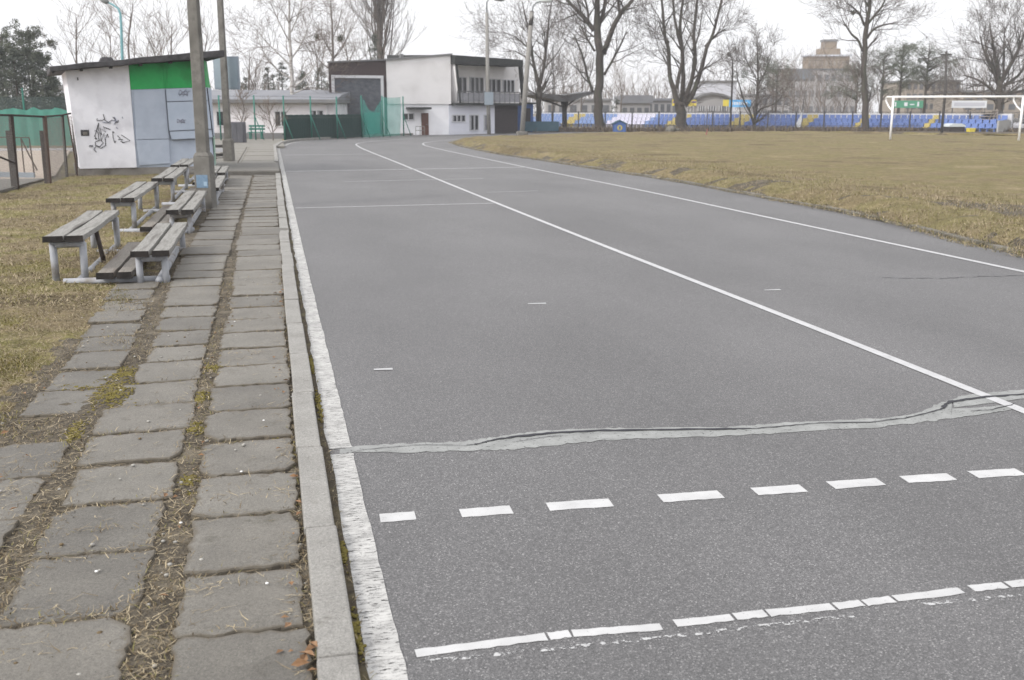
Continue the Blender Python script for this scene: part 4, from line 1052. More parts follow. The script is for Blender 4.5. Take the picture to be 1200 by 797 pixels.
mb = MB(); mb.tube([FP[3] + Vector((.14, .5, 0)), FP[3] + Vector((.05, .4, 1.5))], .018, 6); mb.build('thin_post', 'rust_brown', fl)
# tennis court behind
MB().add([(-30, 24.5, .085), (-5.1, 24.5, .085), (-5.1, 26.9, .086), (-8, 46, .086), (-36, 46, .085)], [(0, 1, 2, 3, 4)]).build('clay_court', 'clay', kind='structure', label='pale clay tennis court behind the fence')
MB().add([(-14, 18, .09), (-5.2, 20.6, .09), (-5.1, 25.6, .091), (-14, 25.6, .09)], [(0, 1, 2, 3)]).build('court_walk', 'concrete_slab_pale', kind='structure', label='grey concrete strip beside the court')
MB().box(-30, -6.5, 43.4, 43.55, .0, .17).build('court_kerb', 'frame_pale', kind='structure', label='white low kerb at the foot of the court screen')
# low board by the court and a leaning goal-like pipe frame
A_ = at(-5, 211.5); B_ = at(41, 212.5)
o = empty('court_board', A_, math.atan2(B_.y - A_.y, B_.x - A_.x), label='low blue grey board standing behind the mesh fence', cat='board'); L_ = (B_ - A_).length
MB().box(0, L_, -.02, .02, .0, .2).build('panel', 'board_grey', o, bevel=.005)
mb = MB()
for x in (.05, L_ / 2, L_ - .05): mb.box(x - .02, x + .02, .021, .06, -.05, .2)
mb.build('stake', 'rust', o)
A_ = at(0, 209); B_ = at(41, 210)
o = empty('pipe_frame', A_, math.atan2(B_.y - A_.y, B_.x - A_.x), label='thin rusty pipe frame standing behind the mesh fence', cat='frame'); L_ = (B_ - A_).length
mb = MB(); mb.tube([(0, 0, 0), (0, 0, .98), (L_ - .05, 0, .98), (L_, 0, 0)], .018, 6); mb.build('hoop', 'rust_brown', o)
mb = MB(); mb.tube([(L_ * .72, 0, .95), (L_, .1, .2)], .016, 6); mb.tube([(L_ * .72, 0, 0), (L_ * .72, 0, .98)], .014, 6); mb.build('strut', 'rust_brown', o)
# teal windscreen at the back of the court
A_, B_ = spot(-60, 43.5), spot(100, 43.5)
fr2 = Frame(A_, B_)
o = empty('court_screen', A_, fr2.rot, label='teal windscreen cloth with scalloped top across the court', cat='screen')
mb = MB(); n_ = 64; vs_ = []
for i in range(n_ + 1):
    u = fr2.len * i / n_; ph = (i / n_ * 6.4) % 1; top_ = 1.62 + .10 * (4 * (ph - .5) ** 2) + .02 * math.sin(i)
    yy = .05 * math.sin(i * 1.1)
    vs_ += [(u, yy, .16), (u, yy * .4, .6), (u, yy, top_)]
mb.add(vs_, [(i * 3 + j, i * 3 + 3 + j, i * 3 + 4 + j, i * 3 + 1 + j) for i in range(n_) for j in (0, 1)])
mb.build('cloth', 'windscreen', o, smooth=True)
mb = MB(); mb.add([(0, .15, 1.5), (fr2.len, .15, 1.5), (fr2.len, .15, 2.15), (0, .15, 2.15)], [(0, 1, 2, 3)]); mb.build('upper_net', 'dark_net', o)
for px in (-40, 27, 82):
    u, _ = fr2.uz(px, 128); MB().tube([(u, .1, 0), (u, .1, 2.5)], .04, 6).build('post', 'teal_post', o)
# thin teal street lamp behind the kiosk
p = spot(143.5, 46)
o = empty('street_lamp', p, 0, label='slim teal street lamp bending left above the kiosk roof', cat='street lamp')
zs = lambda px, py: ond(px, py, 46) - p
mb = MB(); mb.tube([(0, 0, 0), zs(143.3, 68), zs(142, 30), zs(141, 16), zs(138.5, 10), zs(132, 5.5), zs(127, 3)], [.07, .06, .055, .05, .045, .04, .035], 8); mb.build('pole', 'lamp_teal', o, smooth=True)
hv = zs(125, 2); hv2 = zs(117, -2)
mb = MB(); mb.tube([hv + Vector((.1, 0, -.02)), hv, hv.lerp(hv2, .6), hv2], [.05, .12, .12, .04], 8); mb.build('lamp_head', 'lamp_metal', o, smooth=True)
# ================================================================== BACKGROUND BUILDINGS (left to middle)
def fbox(fr, px0, py0, px1, py1, v0, v1, mb):
    u0, z1_ = fr.uz(px0, py0, v0); u1, z0_ = fr.uz(px1, py1, v0)
    return mb.box(u0, u1, v0, v1, max(z0_, -.1), z1_)
def window(fr, parent, px0, py0, px1, py1, panes=2, v=0.0, curtain=True):
    u0, z1_ = fr.uz(px0, py0, v); u1, z0_ = fr.uz(px1, py1, v); f = .06
    mb = MB(); mb.box(u0 - f, u0, v - .05, v + .05, z0_ - f, z1_ + f); mb.box(u1, u1 + f, v - .05, v + .05, z0_ - f, z1_ + f)
    mb.box(u0, u1, v - .048, v + .05, z1_, z1_ + f); mb.box(u0, u1, v - .07, v + .05, z0_ - f, z0_)
    for k in range(1, panes):
        x = u0 + (u1 - u0) * k / panes; mb.box(x - .035, x + .035, v - .045, v + .05, z0_, z1_)
    wn = mb.build('window', 'window_frame', parent)
    MB().box(u0, u1, v - .015, v + .01, z0_, z1_).build('pane', 'glass', wn)
    if curtain:
        mb = MB(); w_ = (u1 - u0) / panes
        for k in range(panes): mb.box(u0 + w_ * k + w_ * .12, u0 + w_ * k + w_ * .45, v - .018, v - .0155, z0_ + .02, z1_ - .02)
        mb.build('curtain', 'curtain', wn)
    return wn
# --- long low white building
fr = Frame(spot(225, 62), spot(392, 62))
o = empty('long_building', fr.o, fr.rot, label='long low white building behind the green fence posts', cat='building')
u1 = fr.len; zt = fr.uz(300, 121)[1]
MB().box(-2, u1, 0, 7, -.1, zt).build('wall', 'long_wall', o)
MB().box(-2.4, u1 + .2, -.5, 7.4, zt + .002, zt + .22).build('roof_edge', 'roof_grey', o, bevel=.02)
mb = MB(); zr = fr.uz(300, 113)[1]; mb.hexa([(-2.4, -.3, zt + .222), (u1 + .2, -.3, zt + .222), (u1 + .2, 7.4, zt + .222), (-2.4, 7.4, zt + .222), (-2.4, 1.5, zr + .1), (u1 + .2, 1.5, zr + .1), (u1 + .2, 7.4, zr + .5), (-2.4, 7.4, zr + .5)]); mb.build('roof', 'roof_pale', o)
MB().box(-2, u1, -.03, -.001, -.1, .28).build('plinth', 'roof_grey', o)
window(fr, o, 322.5, 131, 336, 147.5, 2, curtain=False); window(fr, o, 364, 130, 378.5, 138, 2); window(fr, o, 254, 131, 263, 147, 1, curtain=False)
mb = MB(); u, z_ = fr.uz(383, 125); mb.tube([(u, -.1, 0), (u, -.1, zt - .05)], .05, 6); mb.build('downpipe', 'frame_pale', o)
# --- clubhouse
C0, C1, C2 = spot(386.5, 66.5), spot(528.5, 69.5), spot(609, 75)
fr = Frame(C0, C1)
club = empty('clubhouse', fr.o, fr.rot, label='two storey pale clubhouse with brown end and dark balcony', cat='building')
UB = fr.uz(453, 100)[0]; U1 = fr.len
zl, zr = fr.uz(388, 74)[1], fr.uz(453, 71)[1]
def topz(u):
    a, b = fr.uz(455, 71), fr.uz(528, 64.8); return a[1] + (b[1] - a[1]) * (u - a[0]) / (b[0] - a[0])
mb = MB(); mb.hexa([(0, 0, -.1), (UB, 0, -.1), (UB, 9, -.1), (3.2, 9, -.1), (0, 0, zl), (UB, 0, zr), (UB, 9, zr + .2), (3.2, 9, zl + .2)])
mb.build('brown_block', 'brown_clad', club)
mb = MB(); zm = fr.uz(490, 122)[1]
mb.hexa([(UB + .003, -.05, zm), (U1, -.05, zm), (U1 + .3, 10, zm), (UB + .003, 10, zm), (UB + .003, -.05, topz(UB)), (U1, -.05, topz(U1)), (U1 + .3, 10, topz(U1) + .2), (UB + .003, 10, topz(UB) + .1)])
mb.build('upper_wall', 'plaster', club)
U2 = fr.uz(526.5, 140)[0]
mb = MB(); mb.box(UB + .003, U2, .06, 9.6, -.1, zm - .003); mb.build('lower_wall', 'plaster_white', club)
mb = MB(); mb.hexa([(UB - .02, -.16, topz(UB) + .003), (U1 + .1, -.16, topz(U1) + .003), (U1 + .4, 10, topz(U1) + .21), (UB - .02, 10, topz(UB) + .11), (UB - .02, -.16, topz(UB) + .12), (U1 + .1, -.16, topz(U1) + .12), (U1 + .4, 10, topz(U1) + .33), (UB - .02, 10, topz(UB) + .23)])
mb.hexa([(-.1, -.1, zl + .003), (UB - .025, -.1, zr + .003), (UB - .025, 9, zr + .203), (3.1, 9, zl + .203), (-.1, -.1, zl + .10), (UB - .025, -.1, zr + .10), (UB - .025, 9, zr + .31), (3.1, 9, zl + .31)])
mb.build('roof', 'roof_grey', club)
mb = MB(); u, z_ = fr.uz(481, 68); mb.box(u - .1, u + .1, 2, 2.3, z_ - .3, z_ + .35); mb.build('chimney', 'roof_grey', club)
# framed stone panel
a, zt_ = fr.uz(388, 88); b, zb_ = fr.uz(450.5, 158); fw_ = .17
mb = MB(); mb.box(a, b, -.14, -.001, zt_ - fw_, zt_); mb.box(a, a + fw_, -.14, -.001, -.1, zt_ - fw_ - .002); mb.box(b - fw_, b, -.14, -.001, -.1, zt_ - fw_ - .002)
mb.build('panel_frame', 'frame_pale', club)
MB().box(a + fw_ + .002, b - fw_ - .002, -.05, -.0015, -.1, zt_ - fw_ - .002).build('stone_panel', 'dark_stone', club)
# canopy, door, windows
mb = MB(); fbox(fr, 481, 125.6, 506, 128.2, -1.0, .06, mb); mb.build('canopy', 'fascia', club, bevel=.02)
mb = MB(); fbox(fr, 494, 132.6, 502.6, 158.5, .0, .059, mb); dr_ = mb.build('door', 'door_brown', club)
u, z_ = fr.uz(501, 146); MB().tube([(u, -.05, z_), (u - .1, -.05, z_)], .02, 6).build('handle', 'lamp_metal', dr_)
window(fr, club, 472.5, 133.5, 484.5, 140, 2, v=.06, curtain=False)
mb = MB(); a, z_ = fr.uz(483, 148); b, _ = fr.uz(493, 148)
for zz in (z_, z_ * .55): mb.tube([(a, -.8, zz), (b, -.8, zz)], .02, 5)
for x in (a, (a + b) / 2, b): mb.tube([(x, -.8, 0), (x, -.8, z_)], .02, 5)
mb.build('handrail', 'lamp_pole', club)
# --- right hand wing of the clubhouse: own frame, parts stay in the clubhouse
f2 = Frame(C1, C2)
wing = empty('balcony_wing', Vector((C1.x, C1.y, 0)) - fr.o, 0)
wing.parent = club
wing.matrix_parent_inverse = Matrix()
wm = Matrix.Rotation(-fr.rot, 4, 'Z') @ Matrix.Translation(-fr.o) @ Matrix.Translation(f2.o) @ Matrix.Rotation(f2.rot, 4, 'Z')
COL.objects.unlink(wing); bpy.data.objects.remove(wing)
class WB(MB):                                # builds in wing coordinates, stored in clubhouse coordinates
    def build(s, name, mats, parent=None, **k_):
        s.v = [tuple(wm @ Vector(v)) for v in s.v]; return super().build(name, mats, parent, **k_)
uz2 = lambda px, py, v=0.0: f2.uz(px, py, v)
zc = uz2(560, 122.5)[1]; zT = uz2(529, 64.8)[1]; uE = uz2(608, 70)[0]
uD0, uD1 = uz2(581, 140)[0], uz2(604, 140)[0]
zT2 = uz2(608, 70.5)[1]
m_ = WB(); m_.box(-.1, uD0 - .003, .10, 6, -.1, zc - .06); m_.build('side_lower_wall', 'plaster_shaded', club)
m_ = WB(); m_.box(uD0, uD1 + .4, .12, 6, -.1, zc - .06); m_.build('dark_lower_wall', 'dark_cladding', club)
m_ = WB(); m_.box(.3, uE + 1.5, 1.2, 6, zc + .1, zT - .4); m_.build('balcony_wall', 'plaster', club)
m_ = WB(); m_.box(.1, uE + .3, -.35, 1.19, zc - .057, zc + .097); m_.build('balcony_floor', 'fascia', club)
m_ = WB(); m_.hexa([(.0, -.4, zT - .55), (uE, -.4, zT2 - .45), (uE, 6, zT2 - .45), (.0, 6, zT - .55), (.0, -.4, zT), (uE, -.4, zT2), (uE, 6, zT2 + .2), (.0, 6, zT + .2)]); m_.build('fascia', 'fascia', club)
a, za = uz2(529.5, 72); b, zb = uz2(535.5, 121)
def slab_wall(v0, v1, nm, mt, z0_=None):
    m_ = WB(); m_.hexa([(b - .1, v0, zc + .1), (b + .06, v0, zc + .1), (b + .06, v1, zc + .1), (b - .1, v1, zc + .1), (a, v0, zT - .556), (a + .16, v0, zT - .556), (a + .16, v1, zT - .556), (a, v1, zT - .556)]); m_.build(nm, mt, club)
slab_wall(-.26, 1.19, 'slanted_side_wall', 'plaster'); slab_wall(-.36, -.263, 'slanted_edge', 'fascia')
a, za = uz2(607, 72); b, zb = uz2(611, 113)
m_ = WB(); m_.hexa([(b - .1, -.36, zc + .1), (b + .1, -.36, zc + .1), (b + .1, -.1, zc + .1), (b - .1, -.1, zc + .1), (a - .1, -.36, zT2 - .456), (a + .1, -.36, zT2 - .456), (a + .1, -.1, zT2 - .456), (a - .1, -.1, zT2 - .456)]); m_.build('slanted_end_wall', 'fascia', club)
a, z1_ = uz2(536, 107.5, -.33); b, z0_ = uz2(609, 121.5, -.33)
m_ = WB(); n_ = 12
for i in range(n_ + 1):
    x = a + (b - a) * i / n_; m_.box(x - .02, x + .02, -.34, -.30, zc + .1, z1_)
m_.box(a, b, -.345, -.295, z1_, z1_ + .06); rl = m_.build('railing', 'railing_grey', club)
m_ = WB()
for i in range(n_):
    x0 = a + (b - a) * i / n_ + .03; x1 = a + (b - a) * (i + 1) / n_ - .03; m_.box(x0, x1, -.325, -.31, zc + .18, z1_ - .06)
m_.build('infill_panel', 'curtain', rl)
def wwin(px0, py0, px1, py1, panes, v):
    u0, z1_ = uz2(px0, py0, v); u1, z0_ = uz2(px1, py1, v); f = .06; m_ = WB()
    m_.box(u0 - f, u0, v - .05, v + .05, z0_ - f, z1_ + f); m_.box(u1, u1 + f, v - .05, v + .05, z0_ - f, z1_ + f); m_.box(u0, u1, v - .048, v + .05, z1_, z1_ + f); m_.box(u0, u1, v - .07, v + .05, z0_ - f, z0_)
    for k in range(1, panes):
        x = u0 + (u1 - u0) * k / panes; m_.box(x - .035, x + .035, v - .045, v + .05, z0_, z1_)
    wn = m_.build('window', 'window_frame', club); m_ = WB(); m_.box(u0, u1, v - .015, v + .01, z0_, z1_); m_.build('pane', 'glass', wn)
    m_ = WB(); w_ = (u1 - u0) / panes
    for k in range(panes): m_.box(u0 + w_ * k + w_ * .1, u0 + w_ * k + w_ * .4, v - .018, v - .0155, z0_ + .02, z1_ - .02)
    m_.build('curtain', 'curtain', wn)
wwin(536, 91, 546, 109, 2, 1.2); wwin(550.5, 91, 566, 109, 3, 1.2); wwin(569.5, 93, 586, 108, 3, 1.2); wwin(589, 94, 602, 108, 3, 1.2)
wwin(530, 135.5, 544.5, 142, 3, .1); wwin(550.5, 135.5, 560, 152, 2, .1); wwin(567.5, 135.5, 573.5, 152, 1, .1)
# blue shed behind, beside the clubhouse
fr = Frame(spot(603, 78), spot(625, 78))
o = empty('blue_shed', fr.o, fr.rot, label='small dark blue shed tucked beside the clubhouse end', cat='shed')
z_ = fr.uz(610, 122)[1]
MB().box(0, fr.len, 0, 2.4, -.1, z_).build('wall', 'hut_blue', o)
MB().box(-.2, fr.len + .2, -.2, 2.6, z_ + .002, z_ + .12).build('roof', 'fascia', o)
MB().box(fr.len * .5, fr.len * .85, -.04, -.001, -.05, z_ * .85).build('door', 'dark_cladding', o)
fr = Frame(spot(612, 77), spot(655, 77)); z_ = fr.uz(630, 144)[1]
o = empty('teal_barrier', fr.o, fr.rot, label='low teal panel barrier at the foot of the bare tree by the clubhouse', cat='barrier')
MB().box(0, fr.len, 0, .05, .08, z_ + .1).build('panel', 'hut_teal', o)
mb = MB(); [mb.box(fr.len * t - .03, fr.len * t + .03, .051, .11, -.1, z_ + .1) for t in (.04, .35, .66, .96)]; mb.build('post', 'railing_grey', o)

# ================================================================== GREEN FENCE, SCREEN, NET
PG = [spot(257, 54), spot(298, 54.5), spot(332.5, 55.5), spot(364, 57.5), spot(394.5, 59.5), spot(423.5, 62), spot(448, 64), spot(472.5, 66.5)]
o = empty('green_post_fence', PG[0], 0, label='tall green steel posts with wires in front of the long building', cat='fence')
rel = lambda p: p - PG[0]
for i, p in enumerate(PG):
    h = 2.35 if i < 5 else 2.45
    MB().tube([rel(p), rel(p) + Vector((0, 0, h))], .04, 6).build('post', 'teal_post', o, smooth=True)
    if i:
        MB().tube([rel(p) + Vector((.45, -.15, 0)), rel(p) + Vector((.02, 0, 1.25))], .025, 5).build('brace', 'teal_post', o, smooth=True)
mb = MB()
for h in (2.3, 1.2): mb.tube([rel(p) + Vector((0, 0, h)) for p in PG[:6]], .009, 4)
mb.build('wire', 'wire_dark', o)
# dark screen, panel by panel
A_, B_ = PG[2] + Vector((-.05, .15, 0)), PG[5] + Vector((.05, .15, 0))
o = empty('dark_screen', A_, math.atan2(B_.y - A_.y, B_.x - A_.x), label='dark green slatted screen beside the track bend', cat='screen'); L_ = (B_ - A_).length
mb = MB(); k_ = 46
for i in range(k_):
    x = L_ * i / k_; mb.box(x + .01, x + L_ / k_ - .006, .0, .03 + .012 * (i % 2), .05, 1.36 + .01 * math.sin(i * 2.1))
mb.build('slats', 'dark_screen', o)
mb = MB(); mb.box(0, L_, .05, .09, .3, .37); mb.box(0, L_, .05, .09, 1.1, 1.17); mb.build('rail', 'dark_screen', o)
# teal net hung over the last bays, sagging between its posts
A_, B_ = PG[5] + Vector((.05, -.12, 0)), PG[7] + Vector((-.2, -.12, 0))
o = empty('teal_net', A_, math.atan2(B_.y - A_.y, B_.x - A_.x), label='translucent teal net sagging between posts by the clubhouse', cat='net'); L_ = (B_ - A_).length
mb = MB(); n_ = 30; vs_ = []
for i in range(n_ + 1):
    t = i / n_; s = (t * 2) % 1 if t < 1 else 1; half = t < .5
    top_ = 2.25 - (.75 * math.sin(math.pi * min(t * 2, 1)) ** 1.2 if half else .05 * math.sin(math.pi * (t * 2 - 1))) + (.0 if half else .12)
    for j in range(5): vs_.append((L_ * t, .05 * math.sin(i * .9 + j), top_ * j / 4 + .03))
mb.add(vs_, [(i * 5 + j, i * 5 + 5 + j, i * 5 + 6 + j, i * 5 + 1 + j) for i in range(n_) for j in range(4)])
mb.build('netting', 'teal_net', o, smooth=True)
mb = MB(); vs_ = [(L_ * (.02 + .4 * i / 8), -.03, (.2 + .25 * j) * (1 if j < 5 else 1.0)) for i in range(9) for j in range(6)]
mb.add(vs_, [(i * 6 + j, i * 6 + 6 + j, i * 6 + 7 + j, i * 6 + 1 + j) for i in range(8) for j in range(5)]); mb.build('fold', 'teal_net', o)
# grey cabinet and green bench by the long building
fr = Frame(spot(268, 50), spot(284, 50)); z_ = fr.uz(275, 143)[1]
o = empty('grey_cabinet', fr.o, fr.rot, label='dark grey upright cabinet behind the farther concrete post', cat='cabinet')
MB().box(0, fr.len, 0, .5, -.05, z_).build('casing', 'cabinet_grey', o, bevel=.02)
mb = MB(); mb.box(.03, fr.len / 2 - .01, -.02, -.001, .1, z_ - .06); mb.box(fr.len / 2 + .01, fr.len - .03, -.02, -.001, .1, z_ - .06); mb.build('door', 'cabinet_grey', o)
fr = Frame(spot(288, 56), spot(307, 56))
o = empty('green_bench', fr.o, fr.rot, label='small teal park bench against the long white building', cat='bench')
L_ = fr.len
mb = MB(); mb.box(0, L_, 0, .18, .42, .46); mb.box(0, L_, .22, .4, .42, .46); mb.build('seat', 'teal_post', o)
mb = MB(); mb.box(0, L_, .42, .46, .56, .66); mb.box(0, L_, .44, .48, .72, .82); mb.build('backrest', 'teal_post', o)
for x in (.1, L_ - .16):
    mb = MB(); mb.box(x, x + .06, .02, .08, -.05, .418); mb.box(x, x + .06, .36, .41, -.05, .8); mb.build('leg', 'teal_post', o)

# ================================================================== LAMP POSTS AND POLES
def px_pole(name, label, cat, D, base, pts, rads, mat, smooth=True, n=8):
    p = spot(base, D); o = empty(name, p, 0, label=label, cat=cat)
    MB().tube([Vector((0, 0, -.1))] + [ond(x, y, D) - p for x, y in pts], [rads[0]] + list(rads), n).build('pole', mat, o, smooth=smooth)
    return o, p, (lambda x, y, dd=0.0: ond(x, y, D + dd) - p)
D = 70.5
o, p, L3 = px_pole('street_lamp', 'tall concrete lamp post before the balcony, with a grey box on it', 'street lamp', D, 573, [(571.5, 100), (570.6, 15)], [.13, .11, .075], 'lamp_pole')
MB().tube([L3(570.6, 16), L3(570.4, 3), L3(573, -1), L3(580, -2)], .05, 8).build('arm', 'lamp_metal', o, smooth=True)
MB().tube([L3(578, -2), L3(580, -1.5), L3(588, -.5), L3(592, -.5)], [.06, .13, .13, .04], 8).build('lamp_head', 'lamp_metal', o, smooth=True)
a, b = L3(568.3, 123, -.25), L3(578.5, 108, -.25); mb = MB(); mb.box(a.x, b.x, a.y - .02, a.y + .2, a.z, b.z); mb.build('box', 'board_grey', o, bevel=.01)
D = 66
o, p, L3 = px_pole('street_lamp', 'leaning dark concrete lamp post at the track bend', 'street lamp', D, 611.5, [(616, 100), (623.3, 14)], [.16, .135, .095], 'lamp_pole')
MB().tube([L3(623.2, 15), L3(625, 7), L3(629, 3), L3(635, 1.5)], .045, 8).build('arm', 'lamp_metal', o, smooth=True)
MB().tube([L3(634, 1.5), L3(636, 1.2), L3(644, .6), L3(647, .8)], [.05, .12, .12, .04], 8).build('lamp_head', 'lamp_glass', o, smooth=True)
MB().tube([L3(622, 30), L3(623.4, 13)], [.145, .13], 8).build('top_sleeve', 'pole_dark', o, smooth=True)
mb = MB(); mb.box(-.32, .32, -.3, .3, -.1, .28); mb.build('footing', 'post_concrete', o, bevel=.05)
D = 82
o, p, L3 = px_pole('street_lamp', 'slim dark street lamp between the many-stemmed tree and the small bare tree', 'street lamp', D, 857, [(858, 100), (858.5, 74)], [.075, .065, .05], 'pole_dark')
MB().tube([L3(858.5, 75), L3(858, 69), L3(855.5, 65)], .05, 6).build('arm', 'pole_dark', o, smooth=True)
MB().tube([L3(856.5, 66), L3(855, 64.3), L3(852.5, 62)], [.08, .2, .1], 8).build('lamp_head', 'lamp_metal', o, smooth=True)
o, p, L3 = px_pole('utility_pole', 'dark wooden utility pole behind the goal crossbar', 'pole', 69, 1106, [(1107.5, 110), (1109.2, 60)], [.085, .075, .065], 'pole_dark')
MB().box(-.1, .1, -.1, .1, 0, .01)
mb = MB(); a = L3(1109, 64); mb.box(a.x - .4, a.x + .4, a.y - .04, a.y + .04, a.z - .04, a.z + .04); mb.build('crossarm', 'pole_dark', o)
w0_ = p + L3(1109, 66); mb = MB()
for off in (0, .3): mb.tube([w0_ + Vector((off, 0, 0)) - w0_, (ond(1180, 74, 78) + Vector((off, 0, -.2))) - w0_, (ond(1320, 66, 95) + Vector((off, 0, 0))) - w0_], .012, 3)
mb.tube([Vector((0, 0, 0)), ond(1040, 72, 90) - w0_, ond(900, 70, 120) - w0_], .012, 3)
ow = mb.build('overhead_wire', 'wire_dark'); ow.location = w0_; tag(ow, label='thin overhead wires running from the utility pole', cat='wire')
o, p, L3 = px_pole('marker_pole', 'thin slanted corner pole with a red foot at the edge of the pitch', 'pole', 66, 828.6, [(829.5, 128)], [.03, .025], 'wire_dark')
mb = MB(); mb.tube([Vector((0, 0, 0)), L3(828.8, 151)], .05, 6); mb.build('foot_band', 'red_paint', o)
o, p, L3 = px_pole('mast', 'thin tall mast behind the mushroom shelter', 'pole', 95, 648, [(648.3, 120), (648, 52)], [.05, .05, .035], 'wire_dark')

# mushroom shelter
p = spot(662, 85); o = empty('mushroom_shelter', p, 0, label='mushroom shaped shelter with wide upturned blue grey roof', cat='shelter')
L3 = lambda x, y: ond(x, y, 85) - p
MB().tube([(0, 0, -.1), L3(661.5, 128), L3(661.5, 118)], [.22, .2, .35], 8).build('column', 'pole_dark', o, smooth=True)
mb = MB(); c_ = L3(661.5, 118.5).z; hw_ = (L3(690, 118) - L3(616, 118)).length / 2; cx = (L3(690, 118).x + L3(616, 118).x) / 2
pts = [(-hw_, c_ + .45), (-.4 - .0, c_ - .05), (.4, c_ - .05), (hw_, c_ + .62), (hw_, c_ + .78), (0, c_ + .42), (-hw_, c_ + .62)]
mb.prism([(cx + x, -2.2, z) for x, z in pts], (0, 4.4, 0)); mb.build('roof', 'roof_grey', o)
mb = MB()
for k_ in (-1, 1): mb.tube([(0, 0, c_ - .5), (cx + k_ * hw_ * .6, 0, c_ + .2)], .07, 6)
mb.build('strut', 'pole_dark', o)

# ================================================================== FAR FENCE, GOAL, STAND
FF = [spot(616, 80), spot(664, 80), spot(700, 80), spot(760, 79.5), spot(850, 78.5), spot(950, 77.5), spot(1040, 76.5), spot(1100, 76), spot(1170, 74.5), spot(1300, 70)]
o = empty('far_fence', FF[0], 0, label='dark post and mesh fence before the blue seats', cat='fence')
line = []; acc = 0
for a, b in zip(FF[:-1], FF[1:]):
    n_ = max(1, int((b - a).length / .1))
    for i in range(n_): line.append(a.lerp(b, i / n_))
line.append(FF[-1]); mb = MB(); h = 1.45
o0 = FF[0]
mb.tube([q_ - o0 + Vector((0, 0, h)) for q_ in line[::10]], .018, 5); mb.tube([q_ - o0 + Vector((0, 0, .5)) for q_ in line[::10]], .014, 5); mb.build('rail', 'wire_dark', o)
for i in range(0, len(line), 20):
    q_ = line[i] - o0; MB().box(q_.x - .04, q_.x + .04, q_.y - .04, q_.y + .04, -.1, h + .06).build('post', 'wire_dark', o)
mb = MB(); s_ = 14
for i in range(0, len(line) - s_, 2):
    a, b = line[i] - o0, line[i + s_] - o0
    mb.tube([a, b + Vector((0, 0, h))], .006, 3, cap=False); mb.tube([a + Vector((0, 0, h)), b], .006, 3, cap=False)
mb.build('wire_mesh', 'wire_dark', o)
# dry brush at the foot of the fence
rng = np.random.default_rng(9); P = []
for _ in range(26000):
    t = rng.random() * (len(line) - 2); i = int(t); q_ = line[i].lerp(line[i + 1], t - i)
    back = rng.normal(-.5, .7); d_ = HF * back; P.append((q_.x + d_.x, q_.y + d_.y, -.02))
blades('roadside_brush', np.array(P), (.15, .62), (.02, .05), (.1, 1.0), ['twig', 'twig_brown', 'grass_brown', 'straw_tan'], [.4, .3, .2, .1], rng, kind='stuff', label='low dark brush along the foot of the far fence')
# low dark bank behind the outer rim of the track
ob = [p_ for p_ in OUTC if p_.y > 70 or p_.x > 18]; ob = [p_ for p_ in ob if p_.x < 70]
mb = MB(); vs_ = []
for p_ in ob:
    d_ = Vector((HF.x, HF.y, 0)); vs_ += [tuple(p_ + d_ * .1 + Vector((0, 0, -.02))), tuple(p_ + d_ * .5 + Vector((0, 0, .10))), tuple(p_ + d_ * 5 + Vector((0, 0, .14))), tuple(p_ + d_ * 7 + Vector((0, 0, -.05)))]
mb.add(vs_, [(i * 4 + j, i * 4 + 4 + j, i * 4 + 5 + j, i * 4 + 1 + j) for i in range(len(ob) - 1) for j in range(3)]); mb.build('far_bank', 'soil', kind='structure', label='low dark earth strip beyond the track')

# goal
gl, gr = at(1043, 165.2), at(1193.6, 166.4)
fr = Frame(gl, gr); o = empty('football_goal', gl, fr.rot, label='white football goal frame without a net', cat='goal')
W_ = fr.len; HG = 2.28
for x in (0, W_): MB().tube([(x, 0, -.1), (x, 0, HG)], .058, 12).build('post', 'goal_white', o, smooth=True)
MB().tube([(-.055, 0, HG), (W_ + .055, 0, HG)], .058, 12).build('crossbar', 'goal_white', o, smooth=True)
for x in (0, W_):
    s = -.32
    MB().tube([(x, .02, HG), (x + s * .9, .6, HG + .01), (x + s, .7, HG - .06), (x + s, .72, HG - .2), (x + s * .55, .45, HG - .5), (x, .02, HG - .72)], .04, 8).build('net_support', 'goal_white', o, smooth=True)

# stand
SA, SB = spot(612, 103.5), spot(1157, 73.0)
def stand_pt(t): return SA.lerp(SB, t)
SA = RT * 1.03 + HF * 102.8; SB = RT * 33.4 + HF * 72.0
SA.z = SB.z = 0
fr = Frame(SA, SB); LS = fr.len
stand = empty('grandstand', SA, fr.rot, label='low concrete grandstand carrying rows of blue and yellow seats', cat='grandstand')
RISE, TREAD = .29, .78
for r_ in range(3):
    MB().box(0, LS, r_ * TREAD, (r_ + 1) * TREAD - .003 if r_ < 2 else 3.2, -.1, .06 + r_ * RISE).build('step', 'stand_concrete', stand)
MB().box(-.2, LS + .1, 2.45, 2.75, .0, .06 + 2 * RISE + .70).build('back_wall', 'frame_pale', stand)
MB().box(LS + .003, LS + .12, -.1, 2.3, -.1, .9).build('end_wall', 'stand_concrete', stand)
def seat_mesh(mat):
    mb = MB(); w_ = .195
    prof = [(.0, .30), (.03, .335), (.30, .315), (.36, .34), (.40, .60), (.435, .60), (.405, .315), (.33, .275), (.03, .295)]
    mb.prism([(-w_, y, z) for y, z in prof], (2 * w_, 0, 0)); mb.box(-.05, .05, .12, .3, 0, .27)
    me_ = bpy.data.meshes.new('stadium_seat'); me_.from_pydata(mb.v, [], mb.f); me_.materials.append(M[mat]); me_.update(); return me_
SM = {k_: seat_mesh(k_) for k_ in ('seat_blue', 'seat_hazed_blue', 'seat_yellow', 'seat_pale')}
